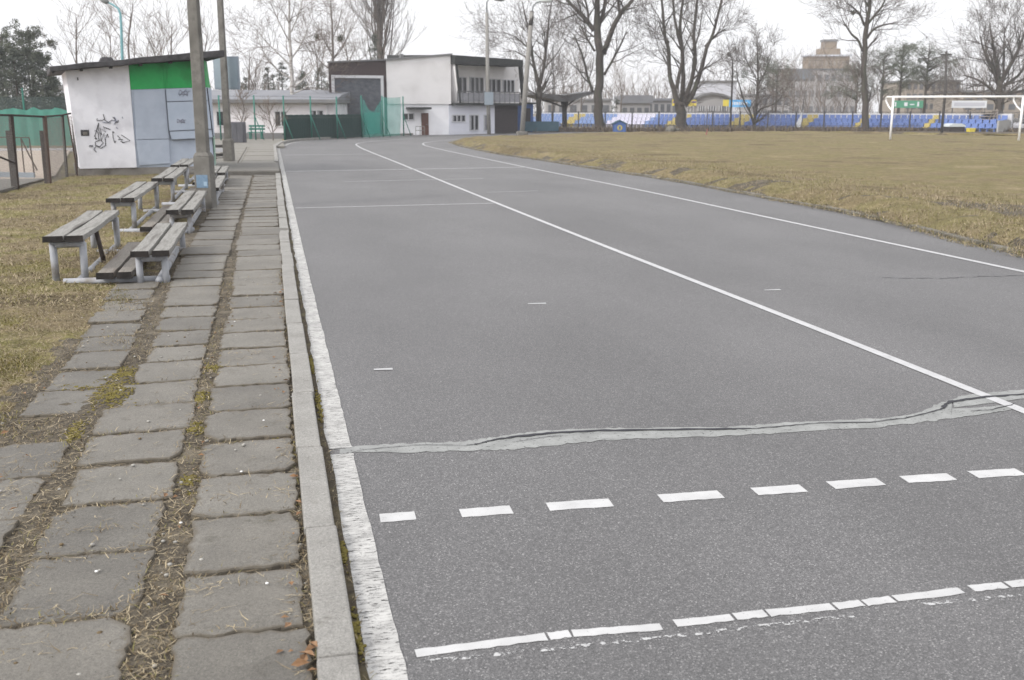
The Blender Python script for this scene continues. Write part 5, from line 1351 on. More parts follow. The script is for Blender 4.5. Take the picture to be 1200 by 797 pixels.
LBL = {'seat_blue': 'blue plastic stadium seat in the right hand blue blocks of the stand', 'seat_hazed_blue': 'blue stadium seat coloured paler for haze at the far left end of the stand', 'seat_yellow': 'yellow plastic stadium seat in a narrow yellow block of the stand', 'seat_pale': 'pale lilac stadium seat in the one pale block of the stand'}
GRP = {'seat_blue': 'blue stadium seats', 'seat_hazed_blue': 'haze-tinted blue stadium seats', 'seat_yellow': 'yellow stadium seats', 'seat_pale': 'pale stadium seats'}
nS = int(LS / .48)
for r_ in range(3):
    for i in range(nS):
        lx_ = .25 + i * .48; wp = fr.o + fr.ex * lx_ + fr.ey * (r_ * TREAD + .15)
        rel_ = wp; px = 600 + 1200 * rel_.dot(RT) / (rel_.dot(HF) * math.cos(PITCH) + EYE * math.sin(PITCH))
        # block colours follow position along the stand (read off the first row)
        w1 = fr.o + fr.ex * lx_; pb = 600 + 1200 * w1.dot(RT) / (w1.dot(HF) * math.cos(PITCH) + EYE * math.sin(PITCH))
        c_ = 'seat_blue' if pb > 756 else 'seat_hazed_blue'
        if 707 < pb < 752: c_ = 'seat_pale'
        if 655 < pb < 667 or 780 < pb < 791 or 851 < pb < 865 or 933 < pb < 944 or 996 < pb < 1007 or 1076 < pb < 1089: c_ = 'seat_yellow'
        so = bpy.data.objects.new('stadium_seat', SM[c_]); COL.objects.link(so)
        so.location = Vector((wp.x, wp.y, .06 + r_ * RISE)); so.rotation_euler = (0, 0, fr.rot)
        tag(so, label=LBL[c_], cat='seat', group=GRP[c_])
# white pennant-shaped board among the seats
p = spot(936, 79); o = empty('white_board', p, 0, label='white slanting board with a thin staff before the seats', cat='board'); L3 = lambda x, y: ond(x, y, 79) - p
mb = MB(); mb.prism([L3(931, 149), L3(938, 149), L3(941.5, 129)], HF * .06); mb.build('board', 'sign_white', o)
MB().tube([Vector((.25, 0, -.1)), L3(941.8, 116)], .035, 5).build('staff', 'wire_dark', o)
# blue hut with emblem
fr = Frame(spot(719.5, 77), spot(734, 77)); o = empty('blue_hut', fr.o, fr.rot, label='tiny blue ticket hut with a yellow round emblem by the far fence', cat='hut'); L_ = fr.len
mb = MB(); mb.prism([(0, 0, -.05), (L_, 0, -.05), (L_, 0, .58), (L_ / 2, 0, .80), (0, 0, .58)], (0, .9, 0)); mb.build('body', 'hut_blue', o)
mb = MB(); mb.prism([(-.08, -.06, .58), (L_ / 2, -.06, .82), (L_ + .08, -.06, .58), (L_ + .08, -.06, .64), (L_ / 2, -.06, .90), (-.08, -.06, .64)], (0, 1.0, 0)); mb.build('roof', 'hut_teal', o)
mb = MB(); mb.tube([(L_ / 2, -.03, .33), (L_ / 2, -.001, .33)], .20, 14); mb.build('emblem', 'emblem_yellow', o)
mb = MB(); mb.box(L_ / 2 - .06, L_ / 2 + .06, -.04, -.031, .22, .44); mb.build('emblem_mark', 'hut_blue', o)
# plaster lump by the big tree
p = spot(787, 76.5); o = empty('boulder', p, 0, label='grey boulder at the foot of the many-stemmed tree', cat='boulder')
mb = MB(); mb.sphere((0, 0, .18), .42, 10, .75); mb.sphere((.5, .1, .12), .3, 8, .7); mb.build('stone', 'kerb_old', o, smooth=True)
# parked white-topped car box, yellow bin, stairs, right-hand low building
p = spot(1123, 73); fr = Frame(spot(1114, 73), spot(1133.5, 73)); L_ = fr.len
o = empty('white_topped_shed', fr.o, fr.rot, label='low dark shed with rounded white top near the right goal post', cat='shed')
MB().box(.05, L_ - .05, .0, 1.2, -.1, .46).build('body', 'dark_cladding', o)
mb = MB(); mb.prism([(0, -.05, .46), (L_, -.05, .46), (L_ * .95, -.05, .58), (L_ * .75, -.05, .68), (L_ * .25, -.05, .68), (L_ * .05, -.05, .58)], (0, 1.3, 0)); mb.build('top', 'car_white', o)
p = spot(1140, 72.5); o = empty('yellow_bin', p, 0, label='small yellow bin at the right end of the seats', cat='bin')
mb = MB(); mb.hexa([(-.18, -.18, -.02), (.18, -.18, -.02), (.18, .18, -.02), (-.18, .18, -.02), (-.22, -.22, .34), (.22, -.22, .34), (.22, .22, .34), (-.22, .22, .34)]); mb.build('body', 'sign_yellow', o)
mb = MB(); mb.box(-.23, .23, -.23, .23, .341, .38); mb.build('lid', 'sign_yellow', o)
p = spot(1160, 74); o = empty('stair_frame', p, 0, label='weathered slanting stair frame at the right end of the stand', cat='stairs'); L3 = lambda x, y, dd=0.0: ond(x, y, 74 + dd) - p
for a, b in (((1151, 156), (1164, 130)), ((1157, 156), (1168.5, 128)), ):
    for dd in (0, .9): MB().tube([L3(*a, dd), L3(*b, dd)], .06, 5).build('stringer', 'timber_grey', o)
for a, b in (((1168.5, 128), (1168.5, 157)), ((1164, 130), (1164, 157))): MB().tube([L3(*a), L3(*b)], .06, 5).build('post', 'timber_grey', o)
mb = MB()
for t in np.linspace(.08, .95, 8):
    a = L3(1154, 156).lerp(L3(1166, 129), t); mb.box(a.x - .35, a.x + .3, a.y - .1, a.y + 1.0, a.z, a.z + .05)
mb.build('treads', 'timber_grey', o)
fr = Frame(spot(1169, 92), spot(1300, 84)); z_ = fr.uz(1180, 141.5)[1]; o = empty('low_white_building', fr.o, fr.rot, label='low white flat roofed building behind the right goal post', cat='building')
MB().box(0, fr.len, 0, 5, -.1, z_).build('wall', 'block_pale', o); MB().box(-.2, fr.len, -.2, 5.2, z_ + .002, z_ + .18).build('roof', 'roof_grey', o)
mb = MB(); zz = fr.uz(1180, 149.5)[1]; mb.box(0, fr.len, -.05, -.001, -.1, zz); mb.build('plinth', 'win_dark', o)
for i in range(6): MB().box(.8 + i * 1.6, 1.6 + i * 1.6, -.03, -.001, z_ * .62, z_ * .9).build('window', 'win_dark', o)
# banners
def banner(px0, py0, px1, py1, D, mat, label, posts=True, marks=()):
    fr = Frame(spot(px0, D), spot(px1, D)); o = empty('banner', fr.o, fr.rot, label=label, cat='banner')
    u1, z0_ = fr.uz(px1, py1); u0, z1_ = fr.uz(px0, py0); MB().box(u0, u1, 0, .05, z0_, z1_).build('sheet', mat, o)
    for m__, a, b, c, d in marks: MB().box(u0 + (u1 - u0) * a, u0 + (u1 - u0) * b, -.012, -.001, z0_ + (z1_ - z0_) * c, z0_ + (z1_ - z0_) * d).build('mark', m__, o)
    if posts:
        for x in (u0 + .1, (u0 + u1) / 2, u1 - .1): MB().box(x - .04, x + .04, .051, .12, -.1, z1_).build('post', 'railing_grey', o)
    return o
banner(1047.5, 118, 1081.5, 126.5, 88, 'sign_green', 'green advertising banner with white marks, behind the left goal post', marks=(('sign_white', .04, .09, .2, .8), ('sign_white', .36, .47, .25, .75), ('sign_white', .8, .86, .2, .85), ('sign_white', .55, .7, .4, .55)))
banner(1116, 118, 1156, 126.5, 84, 'sign_white', 'pale blue white advertising banner near the right end of the seats', marks=(('block_pale', .06, .94, .25, .75),))
banner(880 - 25, 117, 880, 125.5, 100, 'sign_blue', 'bright blue banner with white lettering strokes beside the slim street lamp', marks=tuple(('sign_white', .1 + k_ * .11, .17 + k_ * .11, .3, .7) for k_ in range(7)))
banner(847.5, 117, 854, 124.5, 101, 'sign_yellow', 'small square yellow sign left of the bright blue banner')
banner(788, 116.5, 799, 124, 100, 'sign_yellow', 'yellow banner with a purple stripe, left of the many-stemmed tree trunk', marks=(('sign_purple', .05, .95, .42, .72),))
banner(806.5, 117, 816, 124.5, 100, 'sign_yellow', 'yellow banner with a purple corner, right of the many-stemmed tree trunk', marks=(('sign_purple', .45, .95, .5, .8),))

# far buildings
def block(name, label, D, px0, px1, py, depth, mat, roof='roof_grey', rows=0, cols=0, D1=None, wmat='win_dark', rh=.25, wz=(.25, .8)):
    fr = Frame(spot(px0, D), spot(px1, D1 or D)); z_ = fr.uz((px0 + px1) / 2, py)[1]; o = empty(name, fr.o, fr.rot, label=label, cat='building')
    MB().box(0, fr.len, 0, depth, -.1, z_).build('wall', mat, o); MB().box(-.2, fr.len + .2, -.25, depth + .2, z_ + .002, z_ + rh).build('roof', roof, o)
    for r_ in range(rows):
        for c_ in range(cols):
            u = fr.len * (c_ + .2) / cols; w_ = fr.len * .6 / cols; h0 = z_ * (r_ + wz[0]) / rows; h1 = z_ * (r_ + wz[1]) / rows
            MB().box(u, u + w_, -.06, -.001, h0, h1).build('window', wmat, o)
    return fr, o, z_
block('grey_building', 'long low grey building behind the pale seats', 118, 729, 816, 118, 8, 'block_grey', 'roof_pale', 1, 12, wz=(.52, .85))
block('grey_building', 'short pale lilac roofed building left of the many-stemmed tree', 110, 728, 762, 121, 6, 'block_grey', 'roof_pale', 1, 4, rh=.8, wz=(.5, .8))
# gable hall
fr = Frame(spot(814, 112), spot(857, 112)); o = empty('gabled_hall', fr.o, fr.rot, label='grey hall with a shallow curved gable right of the many-stemmed tree', cat='building')
u0, ze = fr.uz(815, 117); uc, zp = fr.uz(833, 110.8); L_ = fr.len
prof = [(0, -.1), (L_, -.1), (L_, ze), (L_ * .75, (ze + zp * 2) / 3), (uc, zp), (L_ * .18, (ze + zp * 2) / 3 - .05), (0, ze)]
mb = MB(); mb.prism([(x, 0, z) for x, z in prof], (0, 14, 0)); mb.build('wall', 'block_grey', o)
mb = MB(); pr = prof[2:]; mb.prism([(x, -.3, z + .01) for x, z in pr] + [(x, -.3, z + .25) for x, z in pr[::-1]], (0, 14.5, 0)); mb.build('roof', 'roof_grey', o)
for a, b in ((818, 826), (830, 838.5), (842.5, 851)):
    u0, z1_ = fr.uz(a, 124.3); u1, z0_ = fr.uz(b, 130); m_ = MB(); m_.box(u0, u1, -.08, -.001, z0_, z1_); wn = m_.build('window', 'win_dark', o)
    m_ = MB(); [m_.box(u0 + (u1 - u0) * t - .04, u0 + (u1 - u0) * t + .04, -.1, -.081, z0_, z1_) for t in (.02, .33, .66, .98)]; m_.build('mullion', 'frame_pale', wn)
block('pale_building', 'pale blue box building rising behind the gabled hall', 150, 824.5, 862, 96.5, 10, 'block_pale', 'roof_grey')
# tower block in steps
fr, o, z_ = block('tower_block', 'stepped brown tower block on the skyline behind bare trees', 230, 905, 1003, 82, 6, 'block_grey', 'roof_blue', 3, 12, wz=(.3, .7))
def tier(px0, px1, py0, py1, v0, v1, mat, nm):
    u0, z1_ = fr.uz(px0, py0, v0); u1, z0_ = fr.uz(px1, py1, v0); MB().box(u0, u1, v0, v1, z0_ + .05, z1_).build(nm, mat, o); return u0, u1, z0_, z1_
u0, u1, za, zb = tier(947, 995, 66, 80.5, 1, 5, 'block_brown', 'main_tier')
for i in range(10): MB().box(u0 + (u1 - u0) * (i + .2) / 10, u0 + (u1 - u0) * (i + .75) / 10, .93, .999, za + (zb - za) * .2, za + (zb - za) * .62).build('window', 'block_tan', o)
MB().box(u0 - .4, u1 + .4, .6, 5.4, zb + .003, zb + .35).build('ledge', 'block_pale', o)
tier(961, 984.5, 57, 65, 1.6, 4.6, 'block_brown', 'middle_tier'); a = tier(966, 980.5, 48.5, 57, 2, 4.4, 'block_brown', 'top_tier')
MB().box(a[0] - .2, a[1] + .2, 1.8, 4.6, a[3] + .003, a[3] + .4).build('cap', 'roof_grey', o)
u0, z1_ = fr.uz(925, 82, -.3); u1, z0_ = fr.uz(951, 93, -.3); MB().box(u0, u1, -.4, -.002, z0_, z1_).build('roof_band', 'roof_blue', o)
block('brick_building', 'brownish four storey building behind the tall pine', 150, 1060, 1123, 96, 10, 'block_tan', 'roof_grey', 4, 9)
block('brick_building', 'wide beige house behind the right bare tree', 140, 1128, 1230, 108, 10, 'block_tan', 'roof_grey', 3, 8)
block('grey_building', 'pale house behind the lower left of the brown tower', 160, 884, 925, 112, 10, 'block_grey', 'roof_grey', 2, 5)
block('grey_building', 'pinkish small house left of the court screen behind the kiosk', 75, 60, 84, 104, 6, 'block_pale', 'roof_grey', 1, 1)
# haze-softened low building left beyond trees
block('grey_building', 'low grey house far behind the shelter', 130, 640, 716, 118, 8, 'block_grey', 'roof_grey', 1, 6, wz=(.4, .8))
# ================================================================== TREES
def rot_about(d, ang, rng_):
    ax = d.cross(Vector((rng_.uniform(-1, 1), rng_.uniform(-1, 1), rng_.uniform(-1, 1))))
    if ax.length < 1e-4: ax = d.orthogonal()
    return (Matrix.Rotation(ang, 3, ax.normalized()) @ d).normalized()
def grow(out_, p, d, L, r, lev, maxlev, rng_, prm):
    n_ = 4 if lev < 2 else 3; pts = [p.copy()]; q_ = p.copy(); dd = d.copy()
    for i in range(n_):
        dd = (dd + Vector((rng_.uniform(-1, 1), rng_.uniform(-1, 1), rng_.uniform(-1, 1))) * prm['wob'] + Vector((0, 0, prm['up']))).normalized()
        q_ = q_ + dd * (L / n_); pts.append(q_.copy())
    rads = [max(prm['rmin'], r * (1 - .62 * i / n_)) for i in range(n_ + 1)]
    out_.append((pts, rads, lev))
    if lev >= maxlev: return
    kids = prm['kids'][min(lev, len(prm['kids']) - 1)]
    for k_ in range(kids):
        t = rng_.uniform(.22, 1.0) if k_ else 1.0
        x = t * n_; i = min(int(x), n_ - 1); pp = pts[i].lerp(pts[i + 1], x - i); dr_ = (pts[i + 1] - pts[i]).normalized()
        nd = rot_about(dr_, R(rng_.uniform(*prm['ang'])), rng_)
        grow(out_, pp, nd, L * rng_.uniform(*prm['len']), max(prm['rmin'], r * (1 - .6 * t) * .62), lev + 1, maxlev, rng_, prm)
def tree_object(name, label, p, limbs, branches, bark, twig, thick=.035, group=None, cat='tree'):
    o = empty(name, p, 0, label=label, cat=cat, group=group)
    a, b = MB(), MB()
    for pts, rads, n_ in limbs: a.tube(pts, rads, n_)
    for pts, rads, lev in branches:
        if rads[0] > thick: a.tube(pts, rads, 5, cap=False)
        else: b.tube(pts, rads, 3, cap=False)
    if a.v: a.build('trunk', bark, o, smooth=True)
    if b.v: b.build('crown', twig, o)
    return o
DEF = dict(wob=.17, up=.06, kids=(4, 4, 3, 3), ang=(22, 55), len=(.48, .8), rmin=.0075)
def px_tree(name, label, D, base, limbs, seed, depth_spread=.35, maxlev=3, prm=None, bark='bark', twig='twig', L0=2.6, per=7, start=.35, balls=(), thick=.035, ls=.78):
    """limbs: lists of (px, py, radius) in the photo; each limb also bends in depth"""
    rng_ = random.Random(seed); P_ = dict(DEF); P_.update(prm or {}); p = spot(base, D)
    LB, BR = [], []
    for li, lm in enumerate(limbs):
        swing = 0 if li == 0 else rng_.uniform(-1, 1) * depth_spread
        z00 = ond(lm[0][0], lm[0][1], D).z
        pts, rads = [], []
        for (x, y, r_) in lm:
            q_ = ond(x, y, D) - p; dz = max(0, q_.z - z00); q_ = q_ + HF * (swing * dz); pts.append(q_); rads.append(r_ * ls)
        if li == 0: pts[0] = Vector((pts[0].x, pts[0].y, -.15))
        cp = catmull(pts, 4); cr = list(np.interp(np.linspace(0, len(rads) - 1, len(cp)), range(len(rads)), rads))
        if li == 0: cr[0] *= 1.2
        for k_ in range(1, len(cp) - 1): cp[k_] = cp[k_] + Vector((rng_.uniform(-1, 1), rng_.uniform(-1, 1), 0)) * cr[k_] * .25
        LB.append((cp, cr, 9 if cr[0] > .2 else 6))
        nb = per if li else per
        for k_ in range(nb):
            t = rng_.uniform(start if li == 0 else .12, 1.0) if k_ else 1.0
            x = t * (len(cp) - 1); i = min(int(x), len(cp) - 2); pp = cp[i].lerp(cp[i + 1], x - i); dr_ = (cp[i + 1] - cp[i]).normalized()
            nd = rot_about(dr_, R(rng_.uniform(25, 62) if k_ else 8), rng_)
            rr = float(np.interp(x, range(len(cr)), cr))
            grow(BR, pp, nd, L0 * rng_.uniform(.6, 1.15) * (1.15 - .45 * t), min(rr * .5, .07), 0, maxlev, rng_, P_)
    o = tree_object(name, label, p, LB, BR, bark, twig, thick)
    for x, y, r_ in balls:
        c_ = ond(x, y, D) - p; mb = MB()
        for _ in range(160):
            d_ = Vector((rng_.gauss(0, 1), rng_.gauss(0, 1), rng_.gauss(0, 1))).normalized() * r_ * rng_.uniform(.5, 1)
            mb.tube([c_ + d_ * .2, c_ + d_], .012, 3, cap=False)
        mb.build('mistletoe', 'mistletoe', o)
    return o
# the three large bare trees in the middle
px_tree('bare_tree', 'largest bare tree, thick single trunk forking high, behind the far fence', 80, 701.5,
        [[(702, 153, .52), (701.5, 130, .44), (702, 100, .40), (703, 62, .38), (700, 34, .34), (699.5, 8, .26), (701, -40, .18), (703, -90, .08)],
         [(696, 36, .24), (686, 22, .2), (672, 7, .16), (662, -6, .14), (650, -40, .08)], [(707, 63, .3), (715, 40, .24), (726, 17, .2), (738, 3, .17), (752, -30, .12), (760, -70, .06)],
         [(726, 18, .15), (724, -10, .12), (728, -50, .07)], [(700, 36, .2), (708, 10, .18), (716, -30, .1)],
         [(694.5, 108, .15), (688, 88, .12), (682.5, 66, .1), (677, 52, .08), (673, 42, .05)], [(708, 88, .13), (718, 70, .1), (727, 52, .08), (733, 38, .05)], [(697, 60, .12), (688, 44, .09), (681, 30, .06)],
         [(690, 28, .1), (688, 10, .1), (682, -10, .07)]], 11, per=8, L0=2.8)
px_tree('bare_tree', 'bare tree with five upright stems forking low on a short trunk', 79.5, 799,
        [[(799, 153, .62), (798.5, 138, .55), (798, 126, .5), (797.5, 121, .42)],
         [(794, 124, .36), (791, 108, .28), (787, 88, .22), (786.5, 60, .2), (783.5, 40, .17), (782, 10, .14), (780, -30, .08), (778, -60, .05)],
         [(793, 104, .2), (798, 80, .17), (800.5, 64, .16), (795, 40, .15), (791, 20, .13), (789, -10, .1), (787, -50, .05)],
         [(799, 124, .3), (801.5, 100, .24), (802.5, 60, .2), (801, 30, .17), (804, 10, .14), (808, -20, .1), (810, -60, .05)],
         [(801, 122, .28), (808, 98, .22), (813, 72, .19), (810, 45, .16), (811, 25, .14), (813, 0, .12), (818, -45, .06)],
         [(802, 124, .32), (812, 110, .26), (820, 84, .21), (826, 58, .18), (833, 40, .15), (838, 20, .13), (844, -10, .1), (850, -50, .05)],
         [(784, 50, .1), (777, 40, .08), (772, 26, .05)], [(826, 55, .12), (838, 42, .09), (850, 34, .06)], [(787, 88, .09), (783, 70, .07), (778, 58, .04)], [(812, 60, .1), (820, 40, .08), (826, 10, .05)]], 12, per=8, L0=2.3, start=.8, ls=.72)
px_tree('bare_tree', 'dark single bare trunk rising left of the goal', 76, 1014.5,
        [[(1014.5, 153, .40), (1014, 130, .33), (1012.5, 95, .28), (1013, 65, .26), (1015.5, 30, .22), (1019, 8, .17), (1021, -25, .1), (1022, -60, .05)],
         [(1016, 45, .14), (1022, 36, .12), (1030, 31, .1), (1042, 28, .07), (1052, 27, .05)], [(1011.5, 60, .14), (1006, 48, .12), (998, 40, .1), (993, 33, .08), (988, 24, .05)],
         [(1017, 28, .14), (1026, 16, .12), (1033, 6, .09), (1038, -14, .06)], [(1013.5, 30, .13), (1007, 18, .11), (999, 10, .08), (990, 4, .05)], [(1015, 126, .1), (1020, 116, .08), (1023, 104, .05)],
         [(1018, 8, .1), (1010, -8, .08), (1004, -30, .05)]], 13, per=7, L0=2.4, ls=.72, balls=((999.5, 15, .22),))
px_tree('bare_tree', 'slender bare tree between the leaning lamp post and the largest tree', 81, 631.5,
        [[(631.5, 153, .32), (631.5, 130, .27), (631.8, 110, .25), (632, 98, .22)], [(631, 100, .19), (627, 82, .15), (623.5, 60, .13), (621, 40, .1), (616, 18, .07), (612, 0, .04)], [(633, 98, .18), (637, 78, .15), (641, 50, .13), (643, 30, .1), (646, 8, .06), (650, -15, .04)],
         [(623.5, 60, .08), (612, 50, .07), (602, 42, .05), (590, 38, .03)], [(635, 88, .08), (640, 78, .07), (652, 64, .05), (662, 48, .03)], [(627, 82, .08), (617, 68, .07), (604, 60, .05), (596, 60, .03)], [(630, 112, .07), (622, 107, .06), (612, 100, .04)], [(633, 112, .07), (642, 106, .05), (655, 100, .03)]], 14, per=8, L0=2.5)
px_tree('small_bare_tree', 'small bare tree splitting low into three stems before the seats', 79, 883,
        [[(883, 153, .2), (883.5, 147, .17), (884.5, 140, .14)], [(883.5, 146, .12), (877, 130, .1), (870, 118, .08), (865, 104, .07), (861, 92, .05), (859, 80, .03)], [(884.5, 140, .13), (886, 120, .11), (886.5, 100, .09), (885.5, 80, .08), (884.5, 62, .05), (883, 50, .03)], [(884.5, 138, .1), (891, 128, .08), (902, 124, .06), (912, 118, .05), (918, 108, .03)],
         [(886.5, 104, .07), (892, 92, .06), (899, 78, .04), (903, 64, .03)], [(885.8, 90, .06), (878, 78, .05), (873, 66, .03)]], 15, per=8, L0=1.7, prm=dict(rmin=.008))
px_tree('bare_tree', 'wide spreading bare tree at the far right beyond the goal', 92, 1171,
        [[(1172, 153, .5), (1171, 132, .45), (1172, 110, .4), (1171, 94, .34)], [(1171, 100, .26), (1165, 86, .2), (1157, 72, .15), (1150, 56, .11), (1146, 42, .06)], [(1171, 96, .28), (1170, 76, .22), (1168, 56, .17), (1166, 38, .1), (1166, 26, .05)], [(1172, 98, .28), (1180, 80, .22), (1187, 62, .16), (1192, 44, .1), (1194, 32, .05)],
         [(1172, 104, .22), (1188, 94, .18), (1200, 84, .13), (1212, 70, .07)], [(1171, 112, .2), (1158, 100, .15), (1145, 92, .1), (1132, 88, .06)], [(1170, 118, .15), (1154, 114, .11), (1140, 110, .07), (1128, 108, .04)], [(1176, 90, .18), (1178, 66, .13), (1180, 46, .09), (1181, 30, .05)], [(1172, 112, .18), (1192, 108, .13), (1210, 104, .08)]], 16, per=9, L0=2.7, prm=dict(rmin=.009))
# birches and bare trees at the left
BP = dict(wob=.14, up=.0, kids=(4, 3, 3, 3), ang=(20, 48), len=(.5, .75), rmin=.006)
px_tree('birch', 'pale birch with a white trunk in front of the long white building', 64, 341,
        [[(343, 164, .2), (342.5, 140, .17), (342, 110, .15), (341.5, 80, .13), (339.5, 40, .1), (339, 10, .08), (338, -30, .05)], [(341.5, 78, .08), (330, 66, .06), (318, 54, .05), (306, 40, .03)], [(341.5, 92, .08), (328, 84, .06), (312, 66, .05), (305, 46, .03)], [(342, 104, .08), (356, 92, .06), (368, 76, .05), (378, 58, .03)], [(341, 70, .07), (352, 52, .06), (360, 34, .04)], [(343, 110, .06), (356, 104, .05), (366, 97, .04)], [(340, 50, .06), (330, 30, .05), (322, 10, .03)], [(339.5, 40, .06), (350, 18, .05), (356, -4, .03)]], 21, per=7, L0=1.9, prm=BP, bark='birch_bark', twig='twig_brown', thick=.05)
px_tree('birch', 'thin birch with round mistletoe clumps left of the brown block', 84, 390,
        [[(391, 160, .2), (390.5, 110, .17), (390, 70, .13), (389.5, 40, .1), (388, 12, .06), (387, -6, .03)], [(390, 62, .06), (378, 46, .05), (368, 26, .03)], [(390, 70, .06), (402, 54, .05), (410, 30, .03)], [(390, 84, .06), (374, 70, .05), (362, 50, .03)], [(389.5, 46, .05), (398, 26, .04), (402, 8, .02)], [(390, 92, .06), (406, 78, .05), (416, 60, .03)]], 22, per=7, L0=2.4, prm=BP, bark='bark_light', twig='twig_brown', balls=((399, 45, .42), (371.5, 43, .3)), thick=.05)
PP = dict(wob=.07, up=.13, kids=(3, 3, 3, 2), ang=(10, 24), len=(.5, .8), rmin=.008)
rp = random.Random(77)
pop = [[(446, 160, .5), (445.5, 110, .42), (445, 70, .34), (444.5, 30, .22), (445, 0, .15), (446, -40, .06)]]
for k_ in range(22):
    s_ = -1 if k_ % 2 else 1; y0 = rp.uniform(30, 104); w_ = rp.uniform(4, 17) * (1 if y0 > 60 else .6)
    pop.append([(445 + s_ * 1.2, y0, .13), (445 + s_ * w_ * .45, y0 - 16, .10), (445 + s_ * w_ * .8, y0 - 38, .075), (445 + s_ * w_ * rp.uniform(.85, 1.1), y0 - rp.uniform(62, 90), .03)])
px_tree('poplar', 'tall upright poplar with steep bare branches behind the clubhouse', 95, 445, pop, 23, depth_spread=.25, per=5, L0=2.6, ls=.75, prm=PP, bark='bark_light')
def generic(name, label, px, D, H_, W_, seed, prm=None, bark='bark_light', twig='twig_brown', per=7, nl=4, group=None, lev=2):
    rng_ = random.Random(seed); P_ = dict(DEF); P_.update(prm or {}); p = spot(px, D); LB, BR = [], []
    tr = [Vector((0, 0, -.2)), Vector((rng_.uniform(-.1, .1), 0, H_ * .3)), Vector((rng_.uniform(-.3, .3), rng_.uniform(-.3, .3), H_ * .65)), Vector((rng_.uniform(-.4, .4), rng_.uniform(-.4, .4), H_ * .97))]
    r0 = .018 * H_; cp = catmull(tr, 5); cr = list(np.linspace(r0, .02, len(cp))); LB.append((cp, cr, 6))
    for k_ in range(nl * per // 3):
        t = .22 + .78 * rng_.random() ** .8; x = t * (len(cp) - 1); i = min(int(x), len(cp) - 2); pp = cp[i].lerp(cp[i + 1], x - i)
        a_ = rng_.uniform(0, 6.28); el = rng_.uniform(.5, 1.2); d_ = Vector((math.cos(a_) * math.cos(el), math.sin(a_) * math.cos(el), math.sin(el)))
        grow(BR, pp, d_, W_ * .55 * rng_.uniform(.6, 1.1) * (1.25 - .75 * t), max(.02, cr[i] * .5), 0, lev, rng_, P_)
    return tree_object(name, label, p, LB, BR, bark, twig, .04, group)
THIN = dict(kids=(5, 4, 3), rmin=.0075, up=.09, ang=(18, 42))
hh = lambda py, D: EYE + (128 - py) / 1200 * D
for i, (px, py, D, W_, lab) in enumerate((
        (95, 22, 62, 5, 'faint thin bare tree above the left end of the kiosk roof'), (159, 8, 66, 5.5, 'tall thin bare tree right behind the teal street lamp'), (133, 45, 70, 5, 'low bushy bare tree left of the teal street lamp'),
        (205, 32, 66, 6, 'bushy bare tree above the middle of the kiosk roof'), (185, 45, 60, 5, 'shorter bare tree left of the stickered post above the kiosk'), (243, 40, 70, 5, 'bare tree seen between the two concrete posts'),
        (290, 60, 75, 5, 'small bare tree just right of the pale blue box'), (300, 82, 72, 4, 'low bare tree over the left end of the long building'), (372, 50, 90, 6, 'bare tree between the birch and the mistletoe birch'),
        (410, 40, 98, 6, 'grey bare tree left of the poplar'), (425, 62, 100, 5, 'small bare tree touching the brown block roof'))):
    generic('bare_tree', lab, px, D, hh(py, D), W_, 100 + i, THIN)
for i, (px, py, D, W_, lab) in enumerate((
        (663, 88, 98, 7, 'bare tree behind the mushroom shelter roof'), (682, 78, 104, 7, 'bushy bare tree left of the largest trunk'), (727, 86, 108, 6, 'bare tree just right of the largest trunk'), (648, 72, 108, 6, 'tall bare tree behind the slender tree'),
        (745, 104, 130, 6, 'low bare tree over the grey building roof, right of the largest trunk'), (768, 100, 132, 6, 'low bare tree over the long grey roof, left of the five-stemmed tree'), (842, 88, 165, 7, 'bare tree above the pale blue box building'), (905, 84, 112, 6, 'bare tree right of the small three-stemmed tree'), (918, 88, 120, 7, 'brownish bare tree before the left of the brown tower'),
        (946, 92, 118, 7, 'brownish bare tree below the tower'), (966, 94, 112, 7, 'bare tree directly under the tower top'), (988, 94, 110, 7, 'bare tree left of the dark single trunk'), (1002, 92, 104, 6, 'low bare tree touching the dark single trunk'), (930, 96, 100, 5, 'low bare shrubby tree behind the white slanting board'),
        (1068, 100, 110, 5, 'low bare tree between the pines'), (1135, 92, 110, 6, 'low bare tree between the utility pole and the spreading tree'), (1150, 80, 120, 7, 'bare tree left behind the spreading tree'), (1196, 84, 115, 8, 'bare tree at the right picture edge behind the goal post'), (1215, 80, 125, 8, 'bare tree past the right picture edge'),
        (588, 108, 90, 4, 'bare shrub against the dark balcony end'), (604, 80, 78, 3, 'thin bare tree in front of the balcony end'))):
    generic('bare_tree', lab, px, D, hh(py, D), W_, 200 + i, THIN)
# bushes
for i, (px, D, H_, lab) in enumerate(((318, 53.5, 1.7, 'thin leafless bush beside the green bench'), (282, 57, 2.6, 'leafless sapling behind the grey cabinet'))):
    generic('bare_bush', lab, px, D, H_, 1.6, 300 + i, dict(kids=(5, 4, 3), rmin=.006, ang=(15, 40)), nl=5)
